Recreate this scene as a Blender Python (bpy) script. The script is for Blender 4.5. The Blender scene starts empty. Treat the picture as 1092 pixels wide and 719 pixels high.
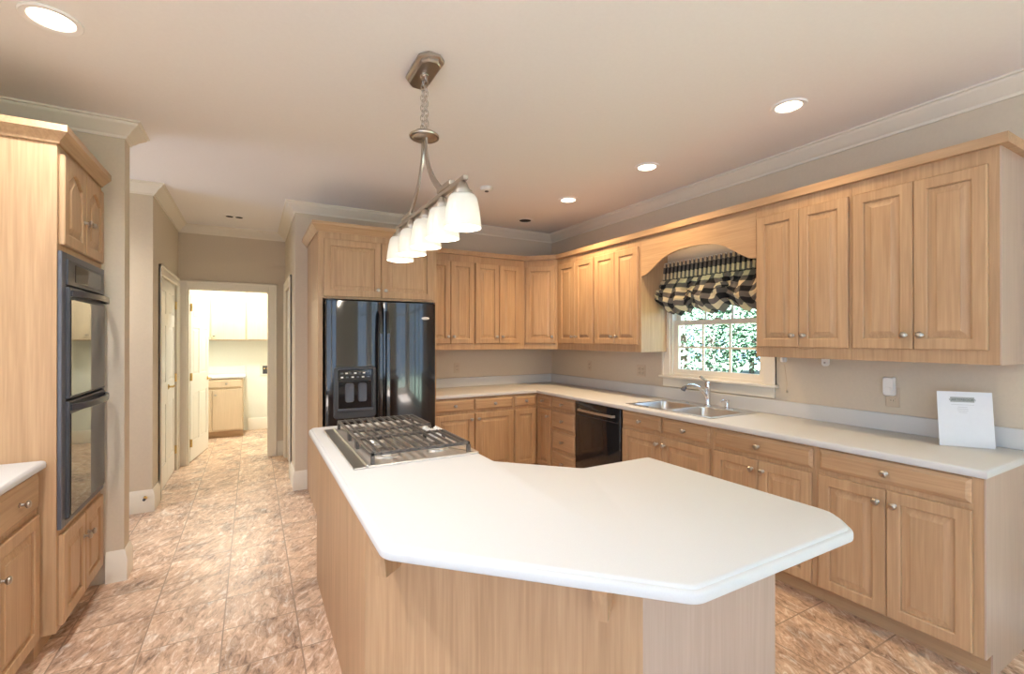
import bpy, bmesh, math, random
from mathutils import Vector, Matrix
random.seed(7)
SC = bpy.context.scene
COL = SC.collection
PI = math.pi
R = math.radians

# ------------------------------------------------------------------ camera, light, exposure
cam_d = bpy.data.cameras.new('camera'); cam = bpy.data.objects.new('camera', cam_d); COL.objects.link(cam)
cam.location = (0, 0, 1.471); cam.rotation_euler = (R(90.131), 0, R(-29.253))
cam_d.sensor_width = 36; cam_d.lens = 36 * 494.35 / 1092; cam_d.clip_start = 0.05; cam_d.clip_end = 200
SC.camera = cam
SC.view_settings.view_transform = 'Standard'; SC.view_settings.look = 'None'
SC.view_settings.exposure = 0.29; SC.view_settings.gamma = 1.0; SC.view_settings.use_curve_mapping = False
SC.cycles.use_denoising = True
SC.cycles.max_bounces = 10; SC.cycles.diffuse_bounces = 6; SC.cycles.glossy_bounces = 5; SC.cycles.transparent_max_bounces = 12
SC.cycles.sample_clamp_indirect = 4.0; SC.cycles.caustics_reflective = False; SC.cycles.caustics_refractive = False
SC.cycles.blur_glossy = 1.0
WORLD = 3.5
SUN_W = 240.0
CAN_W, CAN_COL = 34.0, (1.0, 0.70, 0.38)
BULB_W = 2.0
w = bpy.data.worlds.new('world'); SC.world = w; w.use_nodes = True
bgn = w.node_tree.nodes['Background']; bgn.inputs[0].default_value = (0.47, 0.70, 1.0, 1); bgn.inputs[1].default_value = WORLD

sun_d = bpy.data.lights.new('sun', 'SUN'); sun_d.energy = SUN_W; sun_d.angle = R(1); sun_d.color = (.72, .86, 1)
sun = bpy.data.objects.new('sun', sun_d); COL.objects.link(sun); sun.rotation_euler = (R(33), 0, R(-4))
def portal(loc, rot, sx, sy):
    l = bpy.data.lights.new('daylight_portal', 'AREA'); l.shape = 'RECTANGLE'; l.size = sx; l.size_y = sy
    o = bpy.data.objects.new('daylight_portal', l); COL.objects.link(o); o.location = loc; o.rotation_euler = rot
    l.cycles.is_portal = True
portal((0.95, -4.0, 1.35), (R(-90), 0, R(180)), 4.3, 2.5)
portal((3.46, -2.0, 1.35), (0, R(90), 0), 2.5, 2.8)
portal((-1.51, -1.4, 1.35), (0, R(-90), 0), 2.5, 4.0)
portal((-2.71, 4.35, .95), (0, R(-90), 0), 1.9, 1.0)
portal((3.46, 2.55, 1.6), (0, R(90), 0), 0.95, 0.92)

# ------------------------------------------------------------------ materials
MATS = {}
def new_mat(name):
    m = bpy.data.materials.new(name); m.use_nodes = True
    nt = m.node_tree; b = nt.nodes['Principled BSDF']
    MATS[name] = m
    return m, nt, b
def N(nt, t, **kw):
    n = nt.nodes.new(t)
    for k, v in kw.items(): setattr(n, k, v)
    return n
def setin(n, **kw):
    for k, v in kw.items(): n.inputs[k.replace('_', ' ')].default_value = v
def ramp(nt, stops):
    r = N(nt, 'ShaderNodeValToRGB')
    e = r.color_ramp.elements
    while len(e) < len(stops): e.new(0.5)
    for i, (p, c) in enumerate(stops):
        e[i].position = p; e[i].color = (c[0], c[1], c[2], 1)
    return r
def plain(name, col, rough=0.5, metal=0.0, noise=0.0, scale=40.0, bump=0.0, coat=0.0, spec=0.5):
    m, nt, b = new_mat(name)
    b.inputs['Roughness'].default_value = rough; b.inputs['Metallic'].default_value = metal
    b.inputs['Coat Weight'].default_value = coat; b.inputs['Specular IOR Level'].default_value = spec
    tc = N(nt, 'ShaderNodeTexCoord'); nz = N(nt, 'ShaderNodeTexNoise')
    nz.inputs['Scale'].default_value = scale; nz.inputs['Detail'].default_value = 4
    nt.links.new(tc.outputs['Object'], nz.inputs['Vector'])
    k = max(noise, 0.01)
    r = ramp(nt, [(0.3, [c * (1 - k) for c in col]), (0.7, [min(1, c * (1 + k)) for c in col])])
    nt.links.new(nz.outputs['Fac'], r.inputs[0]); nt.links.new(r.outputs[0], b.inputs['Base Color'])
    if bump:
        bp = N(nt, 'ShaderNodeBump'); bp.inputs['Strength'].default_value = bump; bp.inputs['Distance'].default_value = 0.002
        nt.links.new(nz.outputs['Fac'], bp.inputs['Height']); nt.links.new(bp.outputs[0], b.inputs['Normal'])
    return m
def wood(name, axis, light=(0.545, 0.362, 0.213), dark=(0.395, 0.245, 0.136), rough=0.40):
    """fine straight grain along one of the object's own axes"""
    m, nt, b = new_mat(name)
    tc = N(nt, 'ShaderNodeTexCoord'); oi = N(nt, 'ShaderNodeObjectInfo')
    ad = N(nt, 'ShaderNodeVectorMath', operation='MULTIPLY_ADD')
    cb = N(nt, 'ShaderNodeCombineXYZ')
    for i in range(3): nt.links.new(oi.outputs['Random'], cb.inputs[i])
    ad.inputs[1].default_value = (7.3, 3.1, 5.7)
    nt.links.new(cb.outputs[0], ad.inputs[0]); nt.links.new(tc.outputs['Object'], ad.inputs[2])
    def layer(across, along, detail, dist):
        mp = N(nt, 'ShaderNodeMapping'); s = [across] * 3; s[axis] = along; mp.inputs['Scale'].default_value = s
        nt.links.new(ad.outputs[0], mp.inputs['Vector'])
        nz = N(nt, 'ShaderNodeTexNoise'); nz.inputs['Scale'].default_value = 1.0; nz.inputs['Detail'].default_value = detail
        nz.inputs['Distortion'].default_value = dist
        nt.links.new(mp.outputs[0], nz.inputs['Vector'])
        return nz
    a = layer(85, 3.0, 5, 0.4); c = layer(9, 0.8, 3, 1.2)
    mx = N(nt, 'ShaderNodeMath', operation='MULTIPLY_ADD'); mx.inputs[1].default_value = 0.55
    m2 = N(nt, 'ShaderNodeMath', operation='MULTIPLY'); m2.inputs[1].default_value = 0.45
    nt.links.new(c.outputs['Fac'], m2.inputs[0]); nt.links.new(a.outputs['Fac'], mx.inputs[0]); nt.links.new(m2.outputs[0], mx.inputs[2])
    r = ramp(nt, [(0.33, dark), (0.5, [(x + y) / 2 for x, y in zip(light, dark)]), (0.66, light)])
    nt.links.new(mx.outputs[0], r.inputs[0]); nt.links.new(r.outputs[0], b.inputs['Base Color'])
    b.inputs['Roughness'].default_value = rough; b.inputs['Specular IOR Level'].default_value = 0.4
    bp = N(nt, 'ShaderNodeBump'); bp.inputs['Strength'].default_value = 0.08; bp.inputs['Distance'].default_value = 0.001
    nt.links.new(a.outputs['Fac'], bp.inputs['Height']); nt.links.new(bp.outputs[0], b.inputs['Normal'])
    return m
WV = wood('maple_upright', 2); WX = wood('maple_level_x', 0); WY = wood('maple_level_y', 1)
W_END = wood('maple_daylit', 2, (0.52, 0.405, 0.33), (0.44, 0.335, 0.265), 0.30)  # same maple, with window daylight on the end panels painted in as paleness
W_TOE = wood('toe_board', 0, (0.50, 0.34, 0.20), (0.42, 0.27, 0.15))
W_LAUN = wood('laundry_wood', 2, (0.64, 0.51, 0.365), (0.56, 0.44, 0.30))
WALL = plain('wall_paint', (0.62, 0.535, 0.425), 0.75, noise=0.02, scale=60, bump=0.05)
CEIL = plain('ceiling_paint', (0.90, 0.87, 0.865), 0.85, noise=0.01, scale=60, bump=0.04)
TRIM = plain('trim_paint', (0.80, 0.74, 0.64), 0.42, noise=0.01)
DOORP = plain('door_paint', (0.84, 0.82, 0.76), 0.4, noise=0.01)
COUNTER = plain('white_laminate', (0.625, 0.625, 0.63), 0.55, noise=0.02, scale=300, spec=0.25)
NICKEL = plain('brushed_nickel', (0.50, 0.455, 0.41), 0.28, 1.0, noise=0.05, scale=200)
CHROME = plain('chrome', (0.78, 0.78, 0.80), 0.10, 1.0)
STEEL = plain('stainless_steel', (0.68, 0.67, 0.66), 0.30, 1.0, noise=0.04, scale=120)
BRASS = plain('brass', (0.72, 0.52, 0.22), 0.25, 1.0)
BLACK = plain('black_enamel', (0.013, 0.013, 0.015), 0.09, coat=0.3)
BLACKG = plain('black_glass', (0.010, 0.011, 0.012), 0.03, spec=0.5)
DARKP = plain('dark_plastic', (0.045, 0.047, 0.055), 0.35)
GREYP = plain('grey_plastic', (0.085, 0.092, 0.115), 0.35)
TRAY = plain('brushed_tray', (0.80, 0.77, 0.73), 0.42, 0.85, noise=0.04, scale=120)
IRON = plain('cast_iron', (0.10, 0.085, 0.075), 0.42, noise=0.2, scale=150, bump=0.2)
WHITEP = plain('white_plastic', (0.82, 0.81, 0.79), 0.35)
ALMOND = plain('almond_plastic', (0.60, 0.49, 0.37), 0.4)
PAPER = plain('paper', (0.74, 0.75, 0.79), 0.6)
INK = plain('ink', (0.10, 0.11, 0.11), 0.7)
INKL = plain('pale_ink', (0.45, 0.46, 0.48), 0.7)
HEADB = plain('heading_block', (0.34, 0.36, 0.35), 0.7)
BARK = plain('bark', (0.14, 0.10, 0.08), 0.9, noise=0.3, scale=20)
GROUND = plain('ground', (0.07, 0.085, 0.045), 0.95, noise=0.4, scale=3)
SLOT = plain('slot_dark', (0.02, 0.018, 0.015), 0.8)

def emission(name, col, strength):
    m = bpy.data.materials.new(name); m.use_nodes = True; nt = m.node_tree
    nt.nodes.remove(nt.nodes['Principled BSDF'])
    e = N(nt, 'ShaderNodeEmission'); e.inputs[0].default_value = (*col, 1); e.inputs[1].default_value = strength
    nt.links.new(e.outputs[0], nt.nodes['Material Output'].inputs[0])
    return m
LENS = emission('lamp_lens', (1.0, 0.86, 0.62), 6.0)
BULB = emission('lamp_bulb', (1.0, 0.92, 0.80), 1.6)

def glass_pane():
    m = bpy.data.materials.new('window_glass'); m.use_nodes = True; nt = m.node_tree
    nt.nodes.remove(nt.nodes['Principled BSDF'])
    t = N(nt, 'ShaderNodeBsdfTransparent'); g = N(nt, 'ShaderNodeBsdfGlossy'); g.inputs['Roughness'].default_value = 0.02
    lw = N(nt, 'ShaderNodeLayerWeight'); lw.inputs['Blend'].default_value = 0.5
    pw = N(nt, 'ShaderNodeMath', operation='POWER'); pw.inputs[1].default_value = 5.0
    nt.links.new(lw.outputs['Facing'], pw.inputs[0])
    f = N(nt, 'ShaderNodeMath', operation='MULTIPLY_ADD'); f.inputs[1].default_value = 0.9; f.inputs[2].default_value = 0.04
    nt.links.new(pw.outputs[0], f.inputs[0])
    mx = N(nt, 'ShaderNodeMixShader')
    nt.links.new(f.outputs[0], mx.inputs[0]); nt.links.new(t.outputs[0], mx.inputs[1]); nt.links.new(g.outputs[0], mx.inputs[2])
    nt.links.new(mx.outputs[0], nt.nodes['Material Output'].inputs[0])
    return m
GLASS = glass_pane()
def opal():
    m = bpy.data.materials.new('opal_glass'); m.use_nodes = True; nt = m.node_tree
    nt.nodes.remove(nt.nodes['Principled BSDF'])
    d = N(nt, 'ShaderNodeBsdfDiffuse'); d.inputs[0].default_value = (0.9, 0.89, 0.86, 1)
    t = N(nt, 'ShaderNodeBsdfTranslucent'); t.inputs[0].default_value = (0.95, 0.93, 0.88, 1)
    g = N(nt, 'ShaderNodeBsdfGlossy'); g.inputs['Roughness'].default_value = 0.25
    a = N(nt, 'ShaderNodeMixShader'); a.inputs[0].default_value = 0.5
    b = N(nt, 'ShaderNodeMixShader'); b.inputs[0].default_value = 0.06
    nt.links.new(d.outputs[0], a.inputs[1]); nt.links.new(t.outputs[0], a.inputs[2])
    nt.links.new(a.outputs[0], b.inputs[1]); nt.links.new(g.outputs[0], b.inputs[2])
    nt.links.new(b.outputs[0], nt.nodes['Material Output'].inputs[0])
    return m
OPAL = opal()

def leaf_mat():
    m, nt, b = new_mat('leaf')
    tc = N(nt, 'ShaderNodeTexCoord'); nz = N(nt, 'ShaderNodeTexNoise'); nz.inputs['Scale'].default_value = 2.5; nz.inputs['Detail'].default_value = 5
    nt.links.new(tc.outputs['Object'], nz.inputs['Vector'])
    r = ramp(nt, [(0.35, (0.045, 0.080, 0.042)), (0.5, (0.075, 0.115, 0.066)), (0.65, (0.105, 0.145, 0.095))])
    nt.links.new(nz.outputs['Fac'], r.inputs[0]); nt.links.new(r.outputs[0], b.inputs['Base Color'])
    b.inputs['Roughness'].default_value = 0.8; b.inputs['Specular IOR Level'].default_value = 0.05
    return m
LEAF = leaf_mat()

def tile_floor():
    m, nt, b = new_mat('floor_tile'); L = nt.links.new
    S = 0.3335
    tc = N(nt, 'ShaderNodeTexCoord')
    off = N(nt, 'ShaderNodeVectorMath', operation='ADD'); off.inputs[1].default_value = (0.460 + 10 * S, -2.413 + 30 * S, 0)
    L(tc.outputs['Object'], off.inputs[0])
    sc = N(nt, 'ShaderNodeVectorMath', operation='SCALE'); sc.inputs['Scale'].default_value = 1 / S
    L(off.outputs[0], sc.inputs[0])
    fl = N(nt, 'ShaderNodeVectorMath', operation='FLOOR'); L(sc.outputs[0], fl.inputs[0])
    fr = N(nt, 'ShaderNodeVectorMath', operation='FRACTION'); L(sc.outputs[0], fr.inputs[0])
    wn = N(nt, 'ShaderNodeTexWhiteNoise', noise_dimensions='2D'); L(fl.outputs[0], wn.inputs['Vector'])
    # streaks: rotate, then squeeze across
    ang = N(nt, 'ShaderNodeMath', operation='MULTIPLY_ADD'); ang.inputs[1].default_value = 0.7; ang.inputs[2].default_value = R(24) - 0.35
    L(wn.outputs['Value'], ang.inputs[0])
    vr = N(nt, 'ShaderNodeVectorRotate', rotation_type='Z_AXIS'); L(tc.outputs['Object'], vr.inputs['Vector']); L(ang.outputs[0], vr.inputs['Angle'])
    ofs = N(nt, 'ShaderNodeVectorMath', operation='MULTIPLY_ADD'); ofs.inputs[1].default_value = (9, 9, 0)
    L(wn.outputs['Color'], ofs.inputs[0]); L(vr.outputs[0], ofs.inputs[2])
    def nz(sx, sy, detail, dist, rough=0.6):
        mp = N(nt, 'ShaderNodeMapping'); mp.inputs['Scale'].default_value = (sx, sy, 1); L(ofs.outputs[0], mp.inputs['Vector'])
        n = N(nt, 'ShaderNodeTexNoise'); n.inputs['Scale'].default_value = 1; n.inputs['Detail'].default_value = detail
        n.inputs['Distortion'].default_value = dist; n.inputs['Roughness'].default_value = rough
        L(mp.outputs[0], n.inputs['Vector']); return n
    a = nz(36, 13, 10, 0.8, 0.72); c = nz(5.5, 3.4, 7, 0.5, 0.60)
    base = ramp(nt, [(0.36, (0.17, 0.105, 0.075)), (0.44, (0.47, 0.29, 0.19)), (0.54, (0.78, 0.52, 0.35)), (0.62, (0.86, 0.64, 0.47)), (0.70, (0.90, 0.80, 0.70))])
    L(c.outputs['Fac'], base.inputs[0])
    st = ramp(nt, [(0.38, (0.0, 0.0, 0.0)), (0.47, (0.42, 0.42, 0.42)), (0.54, (0.50, 0.50, 0.50)), (0.62, (1, 1, 1))])
    L(a.outputs['Fac'], st.inputs[0])
    col = ramp(nt, [(0.0, (0.13, 0.08, 0.06)), (0.42, (0.56, 0.38, 0.27)), (0.66, (0.80, 0.67, 0.56)), (1.0, (0.95, 0.90, 0.86))])
    L(st.outputs[0], col.inputs[0])
    mix = N(nt, 'ShaderNodeMix', data_type='RGBA'); mix.inputs['Factor'].default_value = 0.58
    L(base.outputs[0], mix.inputs['A']); L(col.outputs[0], mix.inputs['B'])
    # grout
    sub = N(nt, 'ShaderNodeVectorMath', operation='SUBTRACT'); sub.inputs[1].default_value = (0.5, 0.5, 0.5); L(fr.outputs[0], sub.inputs[0])
    ab = N(nt, 'ShaderNodeVectorMath', operation='ABSOLUTE'); L(sub.outputs[0], ab.inputs[0])
    sp = N(nt, 'ShaderNodeSeparateXYZ'); L(ab.outputs[0], sp.inputs[0])
    mxm = N(nt, 'ShaderNodeMath', operation='MAXIMUM'); L(sp.outputs[0], mxm.inputs[0]); L(sp.outputs[1], mxm.inputs[1])
    gt = N(nt, 'ShaderNodeMapRange'); gt.inputs['From Min'].default_value = 0.488; gt.inputs['From Max'].default_value = 0.493
    L(mxm.outputs[0], gt.inputs['Value'])
    mg = N(nt, 'ShaderNodeMix', data_type='RGBA'); mg.inputs['B'].default_value = (0.36, 0.25, 0.18, 1)
    L(gt.outputs[0], mg.inputs['Factor']); L(mix.outputs['Result'], mg.inputs['A'])
    L(mg.outputs['Result'], b.inputs['Base Color'])
    rr = N(nt, 'ShaderNodeMapRange'); rr.inputs['To Min'].default_value = 0.27; rr.inputs['To Max'].default_value = 0.45
    L(a.outputs['Fac'], rr.inputs['Value']); L(rr.outputs[0], b.inputs['Roughness'])
    inv = N(nt, 'ShaderNodeMath', operation='SUBTRACT'); inv.inputs[0].default_value = 1.0; L(gt.outputs[0], inv.inputs[1])
    h = N(nt, 'ShaderNodeMath', operation='MULTIPLY_ADD'); h.inputs[1].default_value = 0.25; L(a.outputs['Fac'], h.inputs[0]); L(inv.outputs[0], h.inputs[2])
    bp = N(nt, 'ShaderNodeBump'); bp.inputs['Strength'].default_value = 0.35; bp.inputs['Distance'].default_value = 0.002
    L(h.outputs[0], bp.inputs['Height']); L(bp.outputs[0], b.inputs['Normal'])
    return m
TILE = tile_floor()

def check_cloth():
    m, nt, b = new_mat('checked_cloth'); L = nt.links.new
    uv = N(nt, 'ShaderNodeUVMap'); uv.uv_map = 'UVMap'
    fr = N(nt, 'ShaderNodeVectorMath', operation='FRACTION'); L(uv.outputs[0], fr.inputs[0])
    sp = N(nt, 'ShaderNodeSeparateXYZ'); L(fr.outputs[0], sp.inputs[0])
    g1 = N(nt, 'ShaderNodeMath', operation='GREATER_THAN'); g1.inputs[1].default_value = 0.5; L(sp.outputs[0], g1.inputs[0])
    g2 = N(nt, 'ShaderNodeMath', operation='GREATER_THAN'); g2.inputs[1].default_value = 0.5; L(sp.outputs[1], g2.inputs[0])
    ad = N(nt, 'ShaderNodeMath', operation='ADD'); L(g1.outputs[0], ad.inputs[0]); L(g2.outputs[0], ad.inputs[1])
    hv = N(nt, 'ShaderNodeMath', operation='MULTIPLY'); hv.inputs[1].default_value = 0.5; L(ad.outputs[0], hv.inputs[0])
    r = ramp(nt, [(0.0, (0.70, 0.53, 0.34)), (0.4, (0.15, 0.115, 0.10)), (0.8, (0.016, 0.013, 0.013))]); r.color_ramp.interpolation = 'CONSTANT'
    L(hv.outputs[0], r.inputs[0]); L(r.outputs[0], b.inputs['Base Color'])
    b.inputs['Roughness'].default_value = 0.9
    tr = N(nt, 'ShaderNodeBsdfTranslucent'); L(r.outputs[0], tr.inputs[0])
    mx = N(nt, 'ShaderNodeMixShader'); mx.inputs[0].default_value = 0.3
    L(b.outputs[0], mx.inputs[1]); L(tr.outputs[0], mx.inputs[2]); L(mx.outputs[0], nt.nodes['Material Output'].inputs[0])
    return m
CHECK = check_cloth()

# ------------------------------------------------------------------ mesh helpers
class MB:
    def __init__(s): s.bm = bmesh.new()
    def box(s, a, b, bev=0.0, seg=1, rot=None, piv=None):
        lo = [min(a[i], b[i]) for i in range(3)]; hi = [max(a[i], b[i]) for i in range(3)]
        t = bmesh.new()
        vs = [t.verts.new((x, y, z)) for x in (lo[0], hi[0]) for y in (lo[1], hi[1]) for z in (lo[2], hi[2])]
        for f in ((0, 1, 3, 2), (4, 6, 7, 5), (0, 4, 5, 1), (2, 3, 7, 6), (0, 2, 6, 4), (1, 5, 7, 3)):
            t.faces.new([vs[i] for i in f])
        if bev > 0:
            bmesh.ops.bevel(t, geom=list(t.edges), offset=bev, segments=seg, profile=0.5, affect='EDGES')
        s._merge(t, rot, piv); return s
    def _merge(s, t, rot=None, piv=None):
        m = None
        if rot is not None:
            p = Vector(piv or (0, 0, 0)); m = Matrix.Translation(p) @ rot.to_4x4() @ Matrix.Translation(-p)
        vm = {}
        for v in t.verts: vm[v] = s.bm.verts.new(m @ v.co if m else v.co)
        for f in t.faces:
            try: s.bm.faces.new([vm[v] for v in f.verts])
            except ValueError: pass
        t.free()
    def loops(s, loops, cap0=True, cap1=True, closed=True):
        """skin rings of equal length"""
        rings = [[s.bm.verts.new(p) for p in lp] for lp in loops]
        n = len(rings[0])
        for a, b in zip(rings, rings[1:]):
            for i in range(n if closed else n - 1):
                j = (i + 1) % n
                try: s.bm.faces.new((a[i], a[j], b[j], b[i]))
                except ValueError: pass
        if cap0 and closed: s.bm.faces.new(list(reversed(rings[0])))
        if cap1 and closed: s.bm.faces.new(rings[-1])
        return s
    def prism(s, pts, axis, a, b):
        """extrude a polygon of 2-D points along an axis"""
        def P(p, v): return {0: (v, p[0], p[1]), 1: (p[0], v, p[1]), 2: (p[0], p[1], v)}[axis]
        return s.loops([[P(p, a) for p in pts], [P(p, b) for p in pts]])
    def lathe(s, prof, o=(0, 0, 0), axis='z', seg=20, cap=True):
        rings = []
        for r, h in prof:
            ring = []
            for i in range(seg):
                t = 2 * PI * i / seg; x, y = r * math.cos(t), r * math.sin(t)
                p = {'z': (x, y, h), '-y': (x, -h, y), 'x': (h, x, y), '-x': (-h, x, -y)}[axis]
                ring.append((o[0] + p[0], o[1] + p[1], o[2] + p[2]))
            rings.append(ring)
        return s.loops(rings, cap, cap)
    def tube(s, pts, r, seg=10, cap=True, flat=None):
        """round bar along points; r a number or one per point; flat=(half width, half thickness) gives a strap"""
        pts = [Vector(p) for p in pts]; n = len(pts)
        up = None; rings = []
        for i, p in enumerate(pts):
            d = (pts[min(i + 1, n - 1)] - pts[max(i - 1, 0)]).normalized()
            if up is None:
                up = Vector((0, 0, 1)) if abs(d.z) < 0.9 else Vector((1, 0, 0))
            x = d.cross(up).normalized(); up = x.cross(d).normalized()
            if flat:
                ring = [p + x * a + up * b for a, b in ((flat[0], flat[1]), (-flat[0], flat[1]), (-flat[0], -flat[1]), (flat[0], -flat[1]))]
            else:
                rr = r[i] if isinstance(r, (list, tuple)) else r
                ring = [p + x * (rr * math.cos(2 * PI * k / seg)) + up * (rr * math.sin(2 * PI * k / seg)) for k in range(seg)]
            rings.append([tuple(v) for v in ring])
        return s.loops(rings, cap, cap)
    def torus(s, o, R1, r, ux, uy, n=14, m=6, sx=1.0):
        o = Vector(o); ux = Vector(ux).normalized(); uy = Vector(uy).normalized(); uz = ux.cross(uy)
        rings = []
        for i in range(n + 1):
            t = 2 * PI * i / n; d = ux * math.cos(t) + uy * math.sin(t); c = o + ux * (R1 * sx * math.cos(t)) + uy * (R1 * math.sin(t))
            rings.append([tuple(c + d * (r * math.cos(2 * PI * k / m)) + uz * (r * math.sin(2 * PI * k / m))) for k in range(m)])
        return s.loops(rings, False, False)
    def build(s, name, mat, parent=None, smooth=35, loc=None, rotz=None):
        bmesh.ops.recalc_face_normals(s.bm, faces=s.bm.faces)
        me = bpy.data.meshes.new(name); s.bm.to_mesh(me); s.bm.free()
        if smooth:
            for p in me.polygons: p.use_smooth = len(p.vertices) < 5
            me.set_sharp_from_angle(angle=R(smooth))
        me.materials.append(mat)
        return link(name, me, parent, loc, rotz)
def link(name, data, parent=None, loc=None, rotz=None):
    o = bpy.data.objects.new(name, data); COL.objects.link(o)
    if parent is not None: o.parent = parent
    if loc is not None: o.location = loc
    if rotz is not None: o.rotation_euler = (0, 0, rotz)
    return o
def tag(o, label, cat, group=None):
    o['label'] = label; o['category'] = cat
    if group: o['group'] = group
    return o
def thing(name, label, cat, loc=(0, 0, 0), rotz=0.0, group=None):
    o = link(name, None, None, loc, rotz); o.empty_display_size = 0.1
    return tag(o, label, cat, group)
def struct(o, label=None):
    o['kind'] = 'structure'
    if label: o['label'] = label
    return o
def offset_poly(pts, d):
    """inset a counter-clockwise polygon by d with mitred corners"""
    n = len(pts); out = []
    for i in range(n):
        p0, p1, p2 = Vector(pts[i - 1]), Vector(pts[i]), Vector(pts[(i + 1) % n])
        a = (p1 - p0).normalized(); b = (p2 - p1).normalized()
        na = Vector((-a.y, a.x)); nb = Vector((-b.y, b.x))
        k = na + nb; k = k / max(0.2, k.dot(na)) if k.length > 1e-6 else na
        out.append((p1.x + k.x * d, p1.y + k.y * d))
    return out
def fillet(pts, rad, n=5):
    """round the corners of a polygon; rad one radius per corner"""
    out = []
    m = len(pts)
    for i in range(m):
        r = rad[i]
        p0, p1, p2 = Vector(pts[i - 1]), Vector(pts[i]), Vector(pts[(i + 1) % m])
        if r <= 0: out.append(tuple(p1)); continue
        a = (p0 - p1).normalized(); b = (p2 - p1).normalized()
        th = math.acos(max(-1, min(1, a.dot(b)))); t = r / math.tan(th / 2)
        c = p1 + (a + b).normalized() * (r / math.sin(th / 2))
        s = p1 + a * t - c; e = p1 + b * t - c
        a0 = math.atan2(s.y, s.x); a1 = math.atan2(e.y, e.x); da = (a1 - a0 + PI) % (2 * PI) - PI
        for k in range(n + 1):
            q = a0 + da * k / n; out.append((c.x + r * math.cos(q), c.y + r * math.sin(q)))
    return out
def slab(mb, pts, prof):
    """a plate with a moulded edge: prof is (inset, z) from the underside round to the top"""
    return mb.loops([[(x, y, z) for x, y in offset_poly(pts, d)] for d, z in prof])
def sweep(mb, path, prof, closed=False):
    """moulding: prof of (out to the left of the path, z) carried along a 2-D path with mitred corners"""
    P = [Vector(p) for p in path]; n = len(P); rings = []
    for i in range(n):
        d0 = (P[i] - P[i - 1]).normalized() if i else (P[1] - P[0]).normalized()
        d1 = (P[i + 1] - P[i]).normalized() if i < n - 1 else d0
        n0 = Vector((-d0.y, d0.x)); n1 = Vector((-d1.y, d1.x)); k = n0 + n1; k = k / k.dot(n0)
        rings.append([(P[i].x + k.x * o, P[i].y + k.y * o, z) for o, z in prof])
    return mb.loops(rings)

# ------------------------------------------------------------------ the room
H = 2.78
struct(MB().box((-2.8, -4.1, -0.1), (3.55, 8.65, 0)).build('floor', TILE, smooth=0), 'brown mottled stone-look tile floor with thin grout')
struct(MB().box((-2.8, -4.1, H), (3.55, 8.65, H + 0.1)).build('ceiling', CEIL, smooth=0), 'smooth pale ceiling with recessed lamps')
def wall(name, *boxes):
    m = MB()
    for a, b in boxes: m.box(a, b)
    return struct(m.build(name, WALL, smooth=0))
WX1, WY1 = 3.345, 4.93
wall('wall_right', ((WX1, -4.0, 0), (WX1 + .1, -3.4, H)), ((WX1, -3.4, 0), (WX1 + .1, -.6, .12)), ((WX1, -3.4, 2.55), (WX1 + .1, -.6, H)), ((WX1, -2.05, .12), (WX1 + .1, -1.95, 2.55)), ((WX1, -.6, 0), (WX1 + .1, 2.10, H)), ((WX1, 2.995, 0), (WX1 + .1, 5.03, H)), ((WX1, 2.10, 0), (WX1 + .1, 2.995, 1.13)), ((WX1, 2.10, 2.06), (WX1 + .1, 2.995, H)))
wall('wall_back', ((0.36, WY1, 0), (WX1, WY1 + .1, H)))
wall('wall_hall_right', ((0.36, 5.03, 0), (0.46, 5.46, H)), ((0.36, 6.32, 0), (0.46, 6.5, H)), ((0.36, 5.46, 2.05), (0.46, 6.32, H)))
wall('wall_hall_left', ((-0.84, 5.04, 0), (-0.74, 5.30, H)), ((-0.84, 6.33, 0), (-0.74, 6.5, H)), ((-0.84, 5.30, 2.055), (-0.74, 6.33, H)))
wall('wall_passage', ((-2.7, 4.94, 0), (-0.74, 5.04, H)))
wall('wall_passage_end', ((-2.8, 3.75, 0), (-2.7, 3.85, H)), ((-2.8, 4.85, 0), (-2.7, 5.04, H)), ((-2.8, 3.85, 1.9), (-2.7, 4.85, H)))  # unseen opening, added to let daylight into the passage and hall
wall('wall_stub', ((-2.7, 3.62, 0), (-0.68, 3.75, H)))
wall('wall_left', ((-1.60, -4.0, 0), (-1.50, -3.4, H)), ((-1.60, 0.60, 0), (-1.50, 3.62, H)), ((-1.60, -3.4, 0), (-1.50, 0.60, .12)), ((-1.60, -3.4, 2.62), (-1.50, 0.60, H)), ((-1.60, -1.05, .12), (-1.50, -.95, 2.62)))  # openings added for more daylight on ceiling and cabinets
wall('wall_hall_end', ((-1.5, 6.5, 0), (-0.655, 6.6, H)), ((0.18, 6.5, 0), (1.1, 6.6, H)), ((-0.655, 6.5, 2.05), (0.18, 6.6, H)))
LW = plain('laundry_paint', (0.80, 0.81, 0.74), 0.7, noise=0.01)
for nm, a, b in (('wall_laundry_back', (-1.5, 8.55, 0), (1.1, 8.65, H)), ('wall_laundry_left', (-1.5, 6.6, 0), (-1.4, 8.55, H)), ('wall_laundry_right', (1.0, 6.6, 0), (1.1, 8.55, H))):
    struct(MB().box(a, b).build(nm, LW, smooth=0))
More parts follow.
